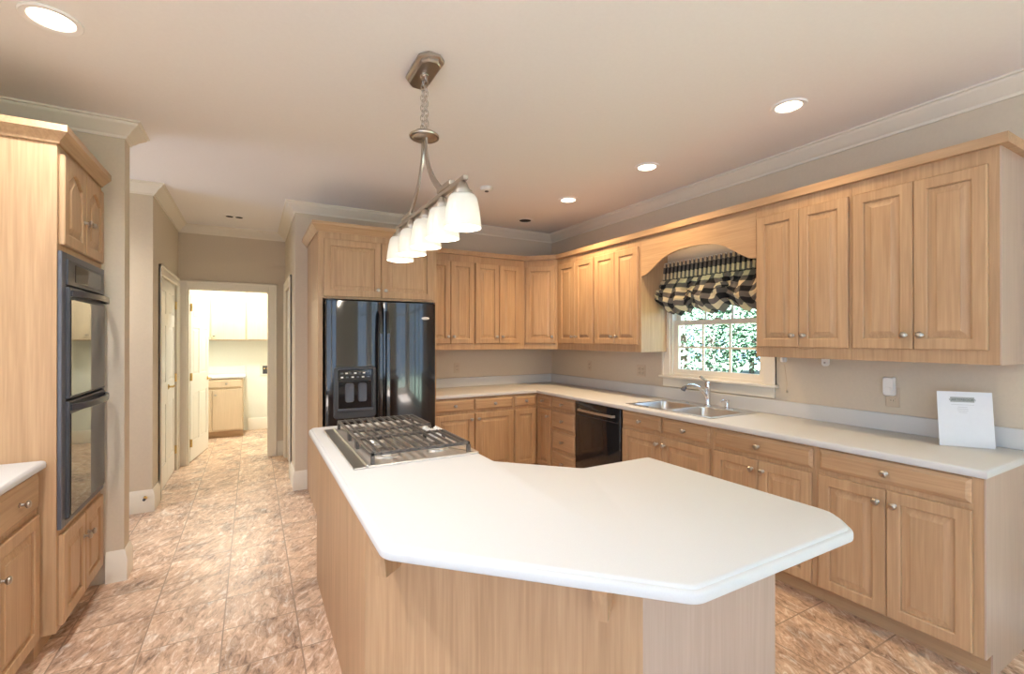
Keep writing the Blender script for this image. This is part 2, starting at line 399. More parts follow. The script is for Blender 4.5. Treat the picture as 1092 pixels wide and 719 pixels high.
# wall behind the camera with its row of tall windows
rb = [((-1.6, -4.1, 0), (-1.35, -4.0, H)), ((3.25, -4.1, 0), (3.445, -4.0, H)), ((-1.35, -4.1, 2.55), (3.25, -4.0, H)), ((-1.35, -4.1, 0), (3.25, -4.0, .12)),
      ((-.45, -4.1, .12), (-.25, -4.0, 2.55)), ((.65, -4.1, .12), (2.45, -4.0, 2.55))]
wall('wall_rear', *rb)
for i, (x0, x1) in enumerate(((-1.35, -.45), (-.25, .65), (2.45, 3.25))):
    m = MB()
    for x in (x0 + .03, (x0 + x1) / 2, x1 - .03): m.box((x - .03, -4.08, .12), (x + .03, -4.02, 2.55))
    for z in (.15, 2.52, 2.08): m.box((x0, -4.07, z - .03), (x1, -4.03, z + .03))
    for k in (1, 3):
        x = x0 + (x1 - x0) * k / 4; m.box((x - .01, -4.06, .12), (x + .01, -4.04, 2.55))
    for z in (.65, 1.12, 1.6): m.box((x0, -4.06, z - .01), (x1, -4.04, z + .01))
    struct(m.build('window_%d' % (i + 2), TRIM, smooth=0))

for i, (y0, y1) in enumerate(((-3.4, -2.05), (-1.95, -.6), (-3.4, -1.05), (-.95, .60))):
    m = MB(); WQ = WX1 if i < 2 else -1.6  # the unseen left-wall pair is added as an extra daylight source
    for y in (y0 + .03, (y0 + y1) / 2, y1 - .03): m.box((WQ + .02, y - .03, .12), (WQ + .08, y + .03, 2.55))
    for z in (.15, 2.52, 2.08): m.box((WQ + .03, y0, z - .03), (WQ + .07, y1, z + .03))
    for z in (.65, 1.12, 1.6): m.box((WQ + .04, y0, z - .01), (WQ + .06, y1, z + .01))
    struct(m.build('window_%d' % (i + 5), TRIM, smooth=0))

# crown moulding at the ceiling
CROWN = [(0, H), (0, H - .095), (.010, H - .095), (.013, H - .080), (.024, H - .074), (.040, H - .052), (.066, H - .030), (.074, H - .022), (.076, H - .012), (.088, H - .010), (.088, H)]
struct(sweep(MB(), [(WX1, -4.0), (WX1, WY1), (.36, WY1), (.36, 6.5), (-.74, 6.5), (-.74, 4.94), (-2.7, 4.94)], CROWN).build('trim_1', TRIM), 'painted crown moulding round the kitchen and hall ceiling')
struct(sweep(MB(), [(-2.7, 3.75), (-.68, 3.75), (-.68, 3.62), (-1.5, 3.62), (-1.5, -4.0)], CROWN).build('trim_2', TRIM), 'painted crown moulding round the wall end by the oven')
BASE = [(0, 0), (.017, 0), (.017, .145), (.010, .160), (.008, .178), (.004, .185), (0, .185)]
for nm, path in (('baseboard_stub', [(-2.7, 3.75), (-.68, 3.75), (-.68, 3.62), (-.765, 3.62)]),
                 ('baseboard_passage', [(-.74, 5.21), (-.74, 4.94), (-2.7, 4.94)]),
                 ('baseboard_back', [(.468, WY1), (.36, WY1), (.36, 5.36)]),
                 ('baseboard_hall', [(.36, 6.5), (.272, 6.5)]),
                 ('baseboard_right', [(WX1, -4.0), (WX1, .735)]),
                 ('baseboard_laundry', [(1.0, 8.55), (-.06, 8.55)])):
    struct(sweep(MB(), path, BASE).build(nm, TRIM))

# door casings: a flat board with an outer band, round three sides of an opening
def casing(name, u0, u1, z1, make, wd=0.088):
    m = MB()
    for a, b in (((u0 - wd, 0), (u0, z1 + wd)), ((u1, 0), (u1 + wd, z1 + wd)), ((u0, z1), (u1, z1 + wd))):
        make(m, a, b, .015)
    for a, b in (((u0 - wd, 0), (u0 - wd + .022, z1 + wd)), ((u1 + wd - .022, 0), (u1 + wd, z1 + wd)), ((u0 - wd, z1 + wd - .022), (u1 + wd, z1 + wd))):
        make(m, a, b, .024)
    return struct(m.build(name, TRIM, smooth=0))
casing('trim_3', -.655, .18, 2.05, lambda m, a, b, t: m.box((a[0], 6.5 - t, a[1]), (b[0], 6.5, b[1]), .003))
casing('trim_4', 5.30, 6.33, 2.055, lambda m, a, b, t: m.box((-.74, a[0], a[1]), (-.74 + t, b[0], b[1]), .003))
casing('trim_5', 5.46, 6.32, 2.05, lambda m, a, b, t: m.box((.36 - t, a[0], a[1]), (.36, b[0], b[1]), .003))
m = MB()  # jamb lining of the laundry doorway
m.box((-.655, 6.5, 0), (-.640, 6.6, 2.05)).box((.165, 6.5, 0), (.18, 6.6, 2.05)).box((-.640, 6.5, 2.035), (.165, 6.6, 2.05))
struct(m.build('trim_6', TRIM, smooth=0))

def panel_leaf(mb, w, h, cols, t=.035):
    """a panelled door leaf, x 0..w, y 0..t, z 0..h"""
    st = .10 if cols == 2 else .085
    mb.box((0, 0.006, 0), (w, t - .006, h))
    rows = ((.22, .80), (1.02, 1.58), (1.70, h - .12))
    xs = [(st, (w - .09) / 2), ((w + .09) / 2, w - st)] if cols == 2 else [(st, w - st)]
    for y0, y1 in ((0, .006), (t - .006, t)):
        xb = [0] + [v for p in xs for v in p] + [w]
        for k in range(0, len(xb), 2): mb.box((xb[k], y0, 0), (xb[k + 1], y1, h))
        zb = [0] + [v for p in rows for v in p] + [h]
        for p in xs:
            for k in range(0, len(zb), 2): mb.box((p[0], y0, zb[k]), (p[1], y1, zb[k + 1]))
            for r in rows:
                d = 1 if y0 == 0 else -1; yy = .006 if y0 == 0 else t - .006
                lp = lambda ins, y: [(p[0] + ins, y, r[0] + ins), (p[1] - ins, y, r[0] + ins), (p[1] - ins, y, r[1] - ins), (p[0] + ins, y, r[1] - ins)]
                mb.loops([lp(.012, yy), lp(.035, yy - d * .005)], False, True)
    return mb
def hinge(parent, x, y, z):
    MB().lathe([(.007, z - .045), (.007, z + .045)], (x, y, 0), seg=8).box((x - .002, y - .016, z - .045), (x + .002, y + .016, z + .045)).build('hinge', BRASS, parent)
def lever(parent, x, y, z, s=1, side=-1):
    m = MB().lathe([(.026, 0), (.026, .006), (.010, .010), (.010, .040)], (x, y, z), '-y', 14) if side < 0 else MB().box((x - .026, y, z - .026), (x + .026, y + .006, z + .026), .01)
    yy = y - .042 if side < 0 else y + .042
    m.tube([(x, yy, z), (x + s * .05, yy, z + .004), (x + s * .10, yy, z - .004)], [.009, .008, .007], 8)
    m.build('handle', BRASS, parent)
# the pair of narrow doors in the hall
d1 = struct(link('door_1', None, None, (-.752, 5.302, .012), R(90)), 'pair of narrow white panelled doors with brass lever in the hall')
panel_leaf(MB(), .511, 2.04, 1).build('leaf', DOORP, d1, 0)
b = panel_leaf(MB(), .511, 2.04, 1).build('leaf', DOORP, d1, 0, (.515, 0, 0))
lever(d1, .565, 0, .96, 1)
for z in (.22, 1.02, 1.82): hinge(d1, 1.026, -.003, z)
# the open laundry door
d2 = struct(link('door_2', None, None, (-.634, 6.612, .012), R(81)), 'open white six-panel laundry door with brass hinges')
panel_leaf(MB(), .79, 2.02, 2).build('leaf', DOORP, d2, 0)
lever(d2, .73, 0, .93, -1)
for z in (.22, 1.0, 1.82): hinge(d2, -.004, -.004, z)
# the closed door across the hall
d3 = struct(link('door_3', None, None, (.375, 6.318, .012), R(-90)), 'closed white door in the hall beside the fridge wall')
panel_leaf(MB(), .856, 2.03, 2).build('leaf', DOORP, d3, 0)

# window over the sink
win = struct(link('window_1', None), 'white double-hung window with grid panes over the sink')
m = MB()  # jamb lining
m.box((WX1, 2.10, 1.13), (WX1 + .1, 2.118, 2.06)).box((WX1, 2.977, 1.13), (WX1 + .1, 2.995, 2.06)).box((WX1, 2.118, 2.042), (WX1 + .1, 2.977, 2.06)).box((WX1 + .015, 2.118, 1.13), (WX1 + .1, 2.977, 1.15))
m.build('window_frame', TRIM, win, 0)
m = MB()
for y0, y1 in ((2.012, 2.10), (2.995, 3.083)): m.box((WX1 - .018, y0, 1.128), (WX1, y1, 2.148), .003)
m.box((WX1 - .018, 2.10, 2.06), (WX1, 2.995, 2.148), .003)
for y0, y1 in ((2.012, 2.032), (3.063, 3.083)): m.box((WX1 - .026, y0, 1.128), (WX1, y1, 2.148), .003)
m.build('casing', TRIM, win, 0)
MB().box((WX1 - .045, 1.992, 1.106), (WX1 + .015, 3.103, 1.128), .005, 2).build('window_sill', TRIM, win)
MB().box((WX1 - .018, 2.02, 1.028), (WX1, 3.075, 1.106), .004).build('apron', TRIM, win)
def sash(z0, z1, x, nm):
    m = MB(); y0, y1 = 2.118, 2.977
    m.box((x, y0, z0), (x + .03, y0 + .042, z1)).box((x, y1 - .042, z0), (x + .03, y1, z1)).box((x, y0 + .042, z0), (x + .03, y1 - .042, z0 + .042)).box((x, y0 + .042, z1 - .042), (x + .03, y1 - .042, z1))
    for k in (1, 2):
        y = y0 + .042 + (y1 - y0 - .084) * k / 3; m.box((x + .007, y - .008, z0 + .042), (x + .023, y + .008, z1 - .042))
    zm = (z0 + z1) / 2; m.box((x + .008, y0 + .042, zm - .008), (x + .022, y1 - .042, zm + .008))
    s = m.build(nm, TRIM, win, 0)
    MB().box((x + .013, y0 + .03, z0 + .03), (x + .017, y1 - .03, z1 - .03)).build('pane', GLASS, s, 0)
sash(1.150, 1.628, WX1 + .03, 'sash'); sash(1.586, 2.042, WX1 + .062, 'sash')
MB().box((WX1 + .035, 2.50, 1.628), (WX1 + .055, 2.56, 1.643), .004).build('sash_lock', NICKEL, win)

# ------------------------------------------------------------------ cabinet kit (local frame: x along the front, y into the depth, z up)
def knob_mesh():
    m = MB().lathe([(.011, 0), (.011, .003), (.006, .006), (.0055, .016), (.010, .019), (.0155, .023), (.0165, .028), (.013, .033), (.006, .0355)], axis='-y', seg=16)
    o = m.build('knob', NICKEL); me = o.data; bpy.data.objects.remove(o); return me
KNOB = knob_mesh()
T = .020
def knob(parent, x, z, y=-T): return link('knob', KNOB, parent, (x, y, z))
def raised(x0, x1, z0, z1, arch=0.0, t=T):
    """raised-panel door front standing off y=0"""
    wd = x1 - x0; fw = min(.058, wd * .21); bw = min(.036, wd * .13)
    n = 17 if arch else 2
    def lp(ins, y, a):
        pts = [(x0 + ins, y, z0 + ins), (x1 - ins, y, z0 + ins)]
        for k in range(n):
            s = k / (n - 1); x = (x1 - ins) + (x0 - x1 + 2 * ins) * s
            drop = a * (1 - math.sin(PI * s) ** 1.5) if a else 0
            pts.append((x, y, z1 - ins - drop))
        return pts
    e = -.0005
    return MB().loops([lp(0, e, 0), lp(0, -t + .005, 0), lp(.005, -t, 0), lp(fw - .006, -t, arch), lp(fw - .001, -t + .003, arch), lp(fw + .001, -t + .0125, arch), lp(fw + .007, -t + .0125, arch), lp(fw + bw, -t + .003, arch), lp(fw + bw + .0015, -t + .001, arch)])
def door(root, x0, x1, z0, z1, kx=None, kz=None, arch=0.0, mat=None, label=None):
    d = raised(x0, x1, z0, z1, arch).build('door', mat or WV, root, 25)
    if kx is not None: knob(d, kx, kz)
    return d
def drawer(root, x0, x1, z0, z1, kn=True, mat=None):
    lp = lambda ins, y: [(x0 + ins, y, z0 + ins), (x1 - ins, y, z0 + ins), (x1 - ins, y, z1 - ins), (x0 + ins, y, z1 - ins)]
    d = MB().loops([lp(0, -.0005), lp(0, -T + .010), lp(.003, -T + .008), lp(.016, -T + .001), lp(.018, -T)]).build('drawer', mat or WX, root, 25)
    if kn: knob(d, (x0 + x1) / 2, (z0 + z1) / 2)
    return d
def cab(name, label, cat, loc, rot, wdt, depth, z0, z1, group=None, toe=True, hollow=False):
    r = thing(name, label, cat, loc, rot, group)
    g = .0004
    if hollow:
        m = MB().box((g, 0, z0), (wdt - g, .02, z1)).box((g, .02, z0), (.02, depth, z1)).box((wdt - .02, .02, z0), (wdt - g, depth, z1)).box((.02, .02, z0), (wdt - .02, depth, z0 + .02))
    else: m = MB().box((g, 0, z0), (wdt - g, depth, z1), .0008)
    m.build('carcass', WV, r, 0)
    if toe: MB().box((g, .075, 0), (wdt - g, depth, z0 - .0005)).build('toe_kick', W_TOE, r, 0)
    return r
ZB, ZT = .105, .8755     # base carcass
FR = -R(90)              # faces -X (right wall)
BX = 2.712               # right base face frame plane
BD = WX1 - BX - .003
def pair(r, w, e, z0, z1, kz, arch=0.0, kin=.035, mat=None):
    door(r, e, w / 2 - .0015, z0, z1, w / 2 - kin, kz, arch, mat); door(r, w / 2 + .0015, w - e, z0, z1, w / 2 + kin, kz, arch, mat)
# right wall base run, from the corner towards the near end; root = far front corner, local x runs towards the camera
BG = 'maple base cabinets along the sink wall'
Y = [3.985, 3.578, 2.942, 2.070, 1.410, .739]
st = cab('base_cabinet', 'maple base cabinet of four stacked drawers between corner cabinet and dishwasher', 'cabinet', (BX, Y[0], 0), FR, Y[0] - Y[1], BD, ZB, ZT, BG)
wd = Y[0] - Y[1]
for z0, z1 in ((.757, .856), (.552, .728), (.338, .523), (.118, .309)): drawer(st, .018, wd - .012, z0, z1)
sk = cab('base_cabinet', 'maple sink base cabinet under the double sink beside the dishwasher', 'cabinet', (BX, Y[2], 0), FR, Y[2] - Y[3], BD, ZB, ZT, BG, hollow=True)
wd = Y[2] - Y[3]
drawer(sk, .012, wd / 2 - .008, .752, .862); drawer(sk, wd / 2 + .008, wd - .012, .752, .862)
pair(sk, wd, .012, .115, .722, .665)
ce = cab('base_cabinet', 'maple base cabinet with one wide drawer, next to the sink base', 'cabinet', (BX, Y[3], 0), FR, Y[3] - Y[4], BD, ZB, ZT, BG)
wd = Y[3] - Y[4]
drawer(ce, .022, wd - .014, .752, .862); pair(ce, wd, .020, .115, .725, .665)
cf = cab('base_cabinet', 'maple base cabinet at the open counter end, daylight-tinted end panel showing', 'cabinet', (BX, Y[4], 0), FR, Y[4] - Y[5], BD, ZB, ZT, BG)
wd = Y[4] - Y[5]
drawer(cf, .020, wd - .036, .757, .866); pair(cf, wd - .018, .016, .115, .730, .665)
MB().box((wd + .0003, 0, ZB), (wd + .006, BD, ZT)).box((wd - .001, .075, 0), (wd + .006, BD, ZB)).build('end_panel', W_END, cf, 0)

# corner base cabinet, an L with a door on each face
BY = 4.28
ck = thing('corner_cabinet', 'L-shaped maple corner base cabinet with two narrow doors meeting at the inner corner', 'cabinet', (2.414, BY, 0))
MB().prism([(0, 0), (.298, 0), (.298, -.2945), (.928, -.2945), (.928, .647), (0, .647)], 2, ZB, ZT).build('carcass', WV, ck, 0)
MB().prism([(0, .075), (.373, .075), (.373, -.2945), (.928, -.2945), (.928, .647), (0, .647)], 2, 0, ZB - .0005).build('toe_kick', W_TOE, ck, 0)
drawer(ck, .012, .272, .745, .856)
door(ck, .012, .272, .115, .712)
def turned(root, x, y, rot):   # a face of the corner piece that looks the other way
    def place(o): o.location = (x, y, 0); o.rotation_euler = (0, 0, rot); return o
    return place
tp = turned(ck, .298, -.004, FR)
tp(drawer(ck, .024, .275, .755, .856)); tp(door(ck, .024, .275, .115, .728, .240, .655))
# back wall base
bk = cab('base_cabinet', 'maple base cabinet with two drawers over two doors beside the black fridge', 'cabinet', (1.494, BY, 0), 0, 2.414 - 1.494, WY1 - BY - .003, ZB, ZT)
wd = .92
drawer(bk, .040, wd / 2 - .004, .742, .856); drawer(bk, wd / 2 + .010, wd - .012, .742, .856)
door(bk, .040, wd / 2 - .004, .115, .712, wd / 2 - .035, .655); door(bk, wd / 2 + .010, wd - .012, .115, .712, wd / 2 + .045, .655)

# upper cabinets
UX, UY = 3.01, 4.60
UZ0, UZ1 = 1.345, 2.36
UD = WX1 - UX - .003
UG = 'maple wall cabinets'
YU = [4.325, 3.668, 3.028, 1.952, 1.372, .766]
def upper(label, y0, y1, e0, e1, mid=None):
    r = cab('wall_cabinet', label, 'cabinet', (UX, y0, 0), FR, y0 - y1, UD, UZ0, UZ1, UG, toe=False)
    w = y0 - y1; c = mid if mid is not None else (e0 + w - e1) / 2
    door(r, e0, c - .0015, 1.412, 2.287, c - .034, 1.487); door(r, c + .0015, w - e1, 1.412, 2.287, c + .034, 1.487)
    return r
upper('two-door maple wall cabinet next to the diagonal corner cabinet', YU[0], YU[1], .05, .010)
upper('two-door maple wall cabinet ending at the arched valance and checked window shade', YU[1], YU[2], .010, .030)
upper('two-door maple wall cabinet on the near side of the window shade', YU[3], YU[4], .014, .012)
un = upper('wide two-door maple wall cabinet at the open end, above the paper notice', YU[4], YU[5], .010, .036)
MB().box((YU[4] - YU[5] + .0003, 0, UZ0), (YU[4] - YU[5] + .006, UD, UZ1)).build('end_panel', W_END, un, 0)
dv = Vector((UX - 2.735, YU[0] - UY)); dl = dv.length; ang = math.atan2(dv.y, dv.x)
dc = thing('wall_cabinet', 'single-door diagonal maple wall cabinet across the room corner', 'cabinet', (2.735, UY, 0), ang, UG)
rotm = Matrix.Rotation(-ang, 3, 'Z')
loc2 = lambda x, y: tuple((rotm @ Vector((x - 2.735, y - UY, 0)))[:2])
MB().prism([loc2(2.7355, UY + .0005), loc2(UX, YU[0] + .0005), loc2(WX1 - .003, YU[0] + .0005), loc2(WX1 - .003, WY1 - .003), loc2(2.7355, WY1 - .003)], 2, UZ0, UZ1).build('carcass', WV, dc, 0)
door(dc, .022, dl - .022, 1.412, 2.287, dl - .055, 1.487)
bu1 = cab('wall_cabinet', 'two-door maple wall cabinet beside the black fridge', 'cabinet', (1.494, UY, 0), 0, 2.105 - 1.494, WY1 - UY - .003, UZ0, UZ1, UG, toe=False)
door(bu1, .03, .329, 1.412, 2.287, .299, 1.487); door(bu1, .333, .602, 1.412, 2.287, .363, 1.487)
bu2 = cab('wall_cabinet', 'two-door maple wall cabinet between fridge cabinet neighbour and the diagonal corner', 'cabinet', (2.105, UY, 0), 0, 2.735 - 2.105, WY1 - UY - .003, UZ0, UZ1, UG, toe=False)
door(bu2, .010, .299, 1.412, 2.287, .265, 1.487); door(bu2, .303, .565, 1.412, 2.287, .337, 1.487)

# arched valance over the window
va = [(YU[2], 2.36), (YU[2], 2.020), (3.005, 2.021), (2.975, 2.026), (2.955, 2.036)]
n = 22
yc = (YU[2] + YU[3]) / 2; hw = 2.955 - yc
for k in range(1, n):
    s = -1 + 2 * k / n
    q = 1 - abs(s) ** 2.1
    flare = .5 - .5 * math.cos(PI * min(1, (1 - abs(s)) / .5))
    va.append((yc - s * hw, 2.036 + .158 * (q * .75 + flare * .25)))
va += [(2 * yc - 2.955, 2.036), (2 * yc - 2.975, 2.026), (2 * yc - 3.005, 2.021), (YU[3], 2.020), (YU[3], 2.36)]
va = [(y, z) for y, z in va if YU[3] - 1e-4 <= y <= YU[2] + 1e-4]
o = MB().prism([(min(max(y, YU[3] + .0006), YU[2] - .0006), z) for y, z in va], 0, UX, UX + .02).build('valance', WY, smooth=30)
tag(o, 'arched maple valance board bridging the wall cabinets over the window', 'valance')
# cornice along the top of all wall cabinets
CC = [(-.001, 2.3605), (-.001, 2.345), (.0, 2.345), (.010, 2.345), (.014, 2.356), (.022, 2.362), (.040, 2.388), (.046, 2.392), (.046, 2.412), (-.02, 2.412), (-.02, 2.3605)]
CC = [(.0006, 2.345), (.010, 2.345), (.014, 2.356), (.022, 2.362), (.040, 2.384), (.046, 2.388), (.046, 2.410), (-.03, 2.410), (-.03, 2.361), (.0006, 2.361)]
o = sweep(MB(), [(WX1 - .003, .7595), (UX - .0002, .7595), (UX - .0002, YU[0]), (2.735, UY - .0002), (1.4945, UY - .0002)], [(-a, z) for a, z in CC]).build('cabinet_cornice', WY)
tag(o, 'maple cornice moulding running along the tops of the wall cabinets', 'cornice')

# fridge enclosure
FC0, FC1, FY = .470, 1.492, 4.105
fc = thing('fridge_cabinet', 'tall maple fridge enclosure with two-door cabinet over the black fridge', 'cabinet', (FC0, FY, 0))
fw = FC1 - FC0
MB().box((0, 0, 0), (.036, WY1 - FY - .003, 1.800)).build('side_panel', WV, fc, 0)
MB().box((fw - .012, 0, 0), (fw, WY1 - FY - .003, 1.800)).build('side_panel', WV, fc, 0)
MB().box((0, 0, 1.8003), (fw, WY1 - FY - .003, 2.400), .0008).build('carcass', WV, fc, 0)
door(fc, .042, .511, 1.818, 2.297, .480, 1.885); door(fc, .515, fw - .036, 1.818, 2.297, .546, 1.885)
FCC = [(.0006, 2.352), (.010, 2.352), (.015, 2.364), (.024, 2.372), (.044, 2.398), (.050, 2.402), (.050, 2.430), (-.03, 2.430), (-.03, 2.4006), (.0006, 2.4006)]
FCC = [(a, z) for a, z in FCC]
sweep(MB(), [(0, WY1 - FY - .003), (0, 0), (fw, 0), (fw, .43)], [(-a, z) for a, z in FCC]).build('cornice', WX, fc)

# ------------------------------------------------------------------ refrigerator
fr = thing('refrigerator', 'black side-by-side refrigerator with water and ice dispenser in maple enclosure', 'refrigerator', (.520, 4.05, 0))
W_ = .948
MB().box((.004, .085, .02), (W_ - .004, .80, 1.765), .006).build('body', BLACK, fr)
MB().box((.01, .03, .012), (W_ - .01, .084, .10), .004).build('base_grille', DARKP, fr)
def fdoor(x0, x1):
    pts = []
    n = 10
    for k in range(n + 1):
        s = k / n; pts.append((x0 + (x1 - x0) * s, -.010 * math.sin(PI * s)))
    pts = [(x0, .075)] + [(x0, .014), (x0 + .004, .004)] + [(x, y - .001) for x, y in pts[1:-1]] + [(x1 - .004, .004), (x1, .014), (x1, .075)]
    return MB().prism(list(reversed(pts)), 2, .105, 1.782)
fz = fdoor(.002, .464).build('door', BLACK, fr, 40); fr_r = fdoor(.470, W_ - .002).build('door', BLACK, fr, 40)
fz['label'] = 'freezer door with dispenser'
for x, d in ((.436, fz), (.498, fr_r)):
    m = MB()
    m.tube([(x, -.012, 1.70), (x, -.045, 1.66), (x, -.058, 1.50), (x, -.060, 1.10), (x, -.058, .70), (x, -.045, .54), (x, -.012, .50)], .0, flat=(.013, .008))
    m.build('handle', BLACK, d)
# dispenser
dx0, dx1, dz0, dz1 = .062, .405, .800, 1.232
m = MB()
def rr(x0, x1, z0, z1, y, r, bow=0.0):
    p = fillet([(x0, z0), (x1, z0), (x1, z1), (x0, z1)], [r] * 4, 4)
    return [(x, y, z) for x, z in p]
m.loops([rr(dx0, dx1, dz0, dz1, -.006, .03), rr(dx0, dx1, dz0, dz1, -.020, .03), rr(dx0 + .008, dx1 - .008, dz0 + .008, dz1 - .008, -.028, .026), rr(dx0 + .030, dx1 - .030, dz0 + .075, dz1 - .018, -.028, .012), rr(dx0 + .034, dx1 - .034, dz0 + .080, dz1 - .022, -.0135, .012)], True, True)
dsp = m.build('dispenser', DARKP, fz)
MB().box((dx0 + .036, -.024, 1.115), (dx1 - .036, -.013, 1.205), .002).build('control_panel', BLACK, dsp)
for r_, (zz, nn) in enumerate(((1.178, 7), (1.145, 6))):
    for k in range(nn):
        x = dx0 + .065 + k * (.21 / (nn - 1)); MB().box((x - .010, -.0255, zz - .006), (x + .010, -.0238, zz + .006), .001).build('button', WHITEP if (k + r_) % 2 else GREYP, dsp)
MB().box((dx0 + .040, -.0150, .885), (dx1 - .040, -.0130, 1.110)).build('recess', BLACK, dsp, 0)
for k in (0, 1):
    x = dx0 + .125 + k * .105
    MB().loops([rr(x - .036, x + .036, .935, 1.095, -.015, .02), rr(x - .034, x + .034, .937, 1.093, -.024, .02), rr(x - .022, x + .022, .95, 1.08, -.018, .012)], False, True).build('paddle', GREYP, dsp)
MB().box((dx0 + .03, -.050, .868), (dx1 - .03, -.014, .884), .006, 2).build('drip_tray', GREYP, dsp)
el = lambda a, b_, y: [(.845 + a * math.cos(2 * PI * k / 24), y, 1.648 + b_ * math.sin(2 * PI * k / 24)) for k in range(24)]
MB().loops([el(.037, .014, -.003), el(.037, .014, -.0115), el(.033, .010, -.0135)]).build('badge', STEEL, fr_r)
for x in (.05, W_ - .05): MB().box((x - .035, .01, 1.7825), (x + .035, .12, 1.797), .005).build('hinge_cap', DARKP, fr)

# ------------------------------------------------------------------ dishwasher
dw = thing('dishwasher', 'black built-in dishwasher under the white worktop beside the four drawers', 'dishwasher', (BX - .012, Y[1] - .003, 0), FR)
w_ = Y[1] - Y[2] - .006
MB().box((.002, .03, .01), (w_ - .002, .57, .868)).build('body', DARKP, dw, 0)
dd = MB().box((.003, -.006, .105), (w_ - .003, .029, .868), .004, 2).build('door', BLACK, dw)
MB().box((.03, -.010, .745), (w_ - .03, -.0055, .752), .001).build('trim_strip', DARKP, dd)
m = MB().tube([(.075, -.006, .800), (.080, -.034, .800), (w_ / 2, -.042, .800), (w_ - .080, -.034, .800), (w_ - .075, -.006, .800)], 0, flat=(.006, .010))
m.build('handle', STEEL, dd)
MB().box((.005, .045, .0), (w_ - .005, .06, .10)).build('toe_kick', DARKP, dw, 0)

# ------------------------------------------------------------------ worktops
CT = .914
EDGE = [(.006, .8765), (.001, .880), (0, .886), (0, .898), (.002, .906), (.006, .911), (.013, CT)]
def cut(o, a, b):
    c = MB().box(a, b).build('cutter', WHITEP, smooth=0)
    md = o.modifiers.new('cut', 'BOOLEAN'); md.object = c; md.operation = 'DIFFERENCE'; md.solver = 'EXACT'
    bpy.context.view_layer.update()
    dg = bpy.context.evaluated_depsgraph_get(); me = bpy.data.meshes.new_from_object(o.evaluated_get(dg))
    o.modifiers.clear(); o.data = me; bpy.data.objects.remove(c)
CX = 2.684
wt = thing('worktop', 'white L-shaped worktop with upstand running from fridge to open end', 'worktop', (0, 0, 0))
pts = [(1.494, WY1 - .003), (1.494, 4.252), (CX, 4.252), (CX, .722), (WX1 - .003, .722), (WX1 - .003, WY1 - .003)]
top = slab(MB(), pts, EDGE).build('top', COUNTER, wt, 40)
cut(top, (2.775, 2.135, .80), (3.245, 2.92, 1.0))
sp = MB()
sp.box((WX1 - .022, .728, CT + .0005), (WX1 - .003, WY1 - .003, 1.018), .003).box((1.500, WY1 - .022, CT + .0005), (WX1 - .022, WY1 - .003, 1.018), .003)
sp.build('upstand', COUNTER, wt)

# left worktop and cabinet
lb = cab('base_cabinet', 'maple base cabinet with drawer over door next to the tall oven cabinet', 'cabinet', (-.852, 2.42, 0), R(90), .472, .64, ZB, ZT)
drawer(lb, .012, .440, .707, .862); door(lb, .012, .440, .115, .680, .052, .55)
lb2 = cab('base_cabinet', 'maple base cabinet mostly outside the picture beside the tall oven cabinet run', 'cabinet', (-.852, 1.50, 0), R(90), .92, .64, ZB, ZT)
drawer(lb2, .012, .908, .707, .862); pair(lb2, .92, .012, .115, .680, .60)
lw = slab(MB(), [(-1.495, 1.46), (-.822, 1.46), (-.822, 2.8925), (-1.495, 2.8925)], EDGE).build('worktop', COUNTER, smooth=40)
tag(lw, 'short white worktop running up to the side of the tall oven cabinet', 'worktop')

# ------------------------------------------------------------------ oven tower
OX, OY0, OY1 = -.790, 2.900, 3.6165
ow = OY1 - OY0
ov = thing('oven_cabinet', 'tall maple cabinet housing the black double oven at the wall end', 'cabinet', (OX, OY0, 0), R(90))
od = .70
MB().box((0, 0, ZB), (.022, od, 2.400)).build('side_panel', WV, ov, 0)
MB().box((ow - .022, 0, ZB), (ow, od, 2.400)).build('side_panel', WV, ov, 0)
MB().box((.022, 0, ZB), (ow - .022, od, .575)).build('lower_carcass', WV, ov, 0)
MB().box((.022, 0, 1.880), (ow - .022, od, 2.400)).build('upper_carcass', WV, ov, 0)
MB().box((.022, od - .02, .575), (ow - .022, od, 1.88)).build('back_panel', WV, ov, 0)
MB().box((0, .075, 0), (ow, od, ZB - .0005)).build('toe_kick', W_TOE, ov, 0)
OCC = [(.0006, 2.372), (.010, 2.372), (.014, 2.384), (.024, 2.392), (.044, 2.414), (.048, 2.418), (.048, 2.448), (-.03, 2.448), (-.03, 2.4006), (.0006, 2.4006)]
sweep(MB(), [(0, od), (0, 0), (ow - .003, 0)], [(-a, z) for a, z in OCC]).build('cornice', WX, ov)
c = ow / 2
door(ov, .030, c - .002, 1.912, 2.335, c - .034, 2.075, .05); door(ov, c + .002, ow - .030, 1.912, 2.335, c + .034, 2.075, .05)
door(ov, .030, c - .002, .125, .548, c - .034, .430); door(ov, c + .002, ow - .030, .125, .548, c + .034, .430)
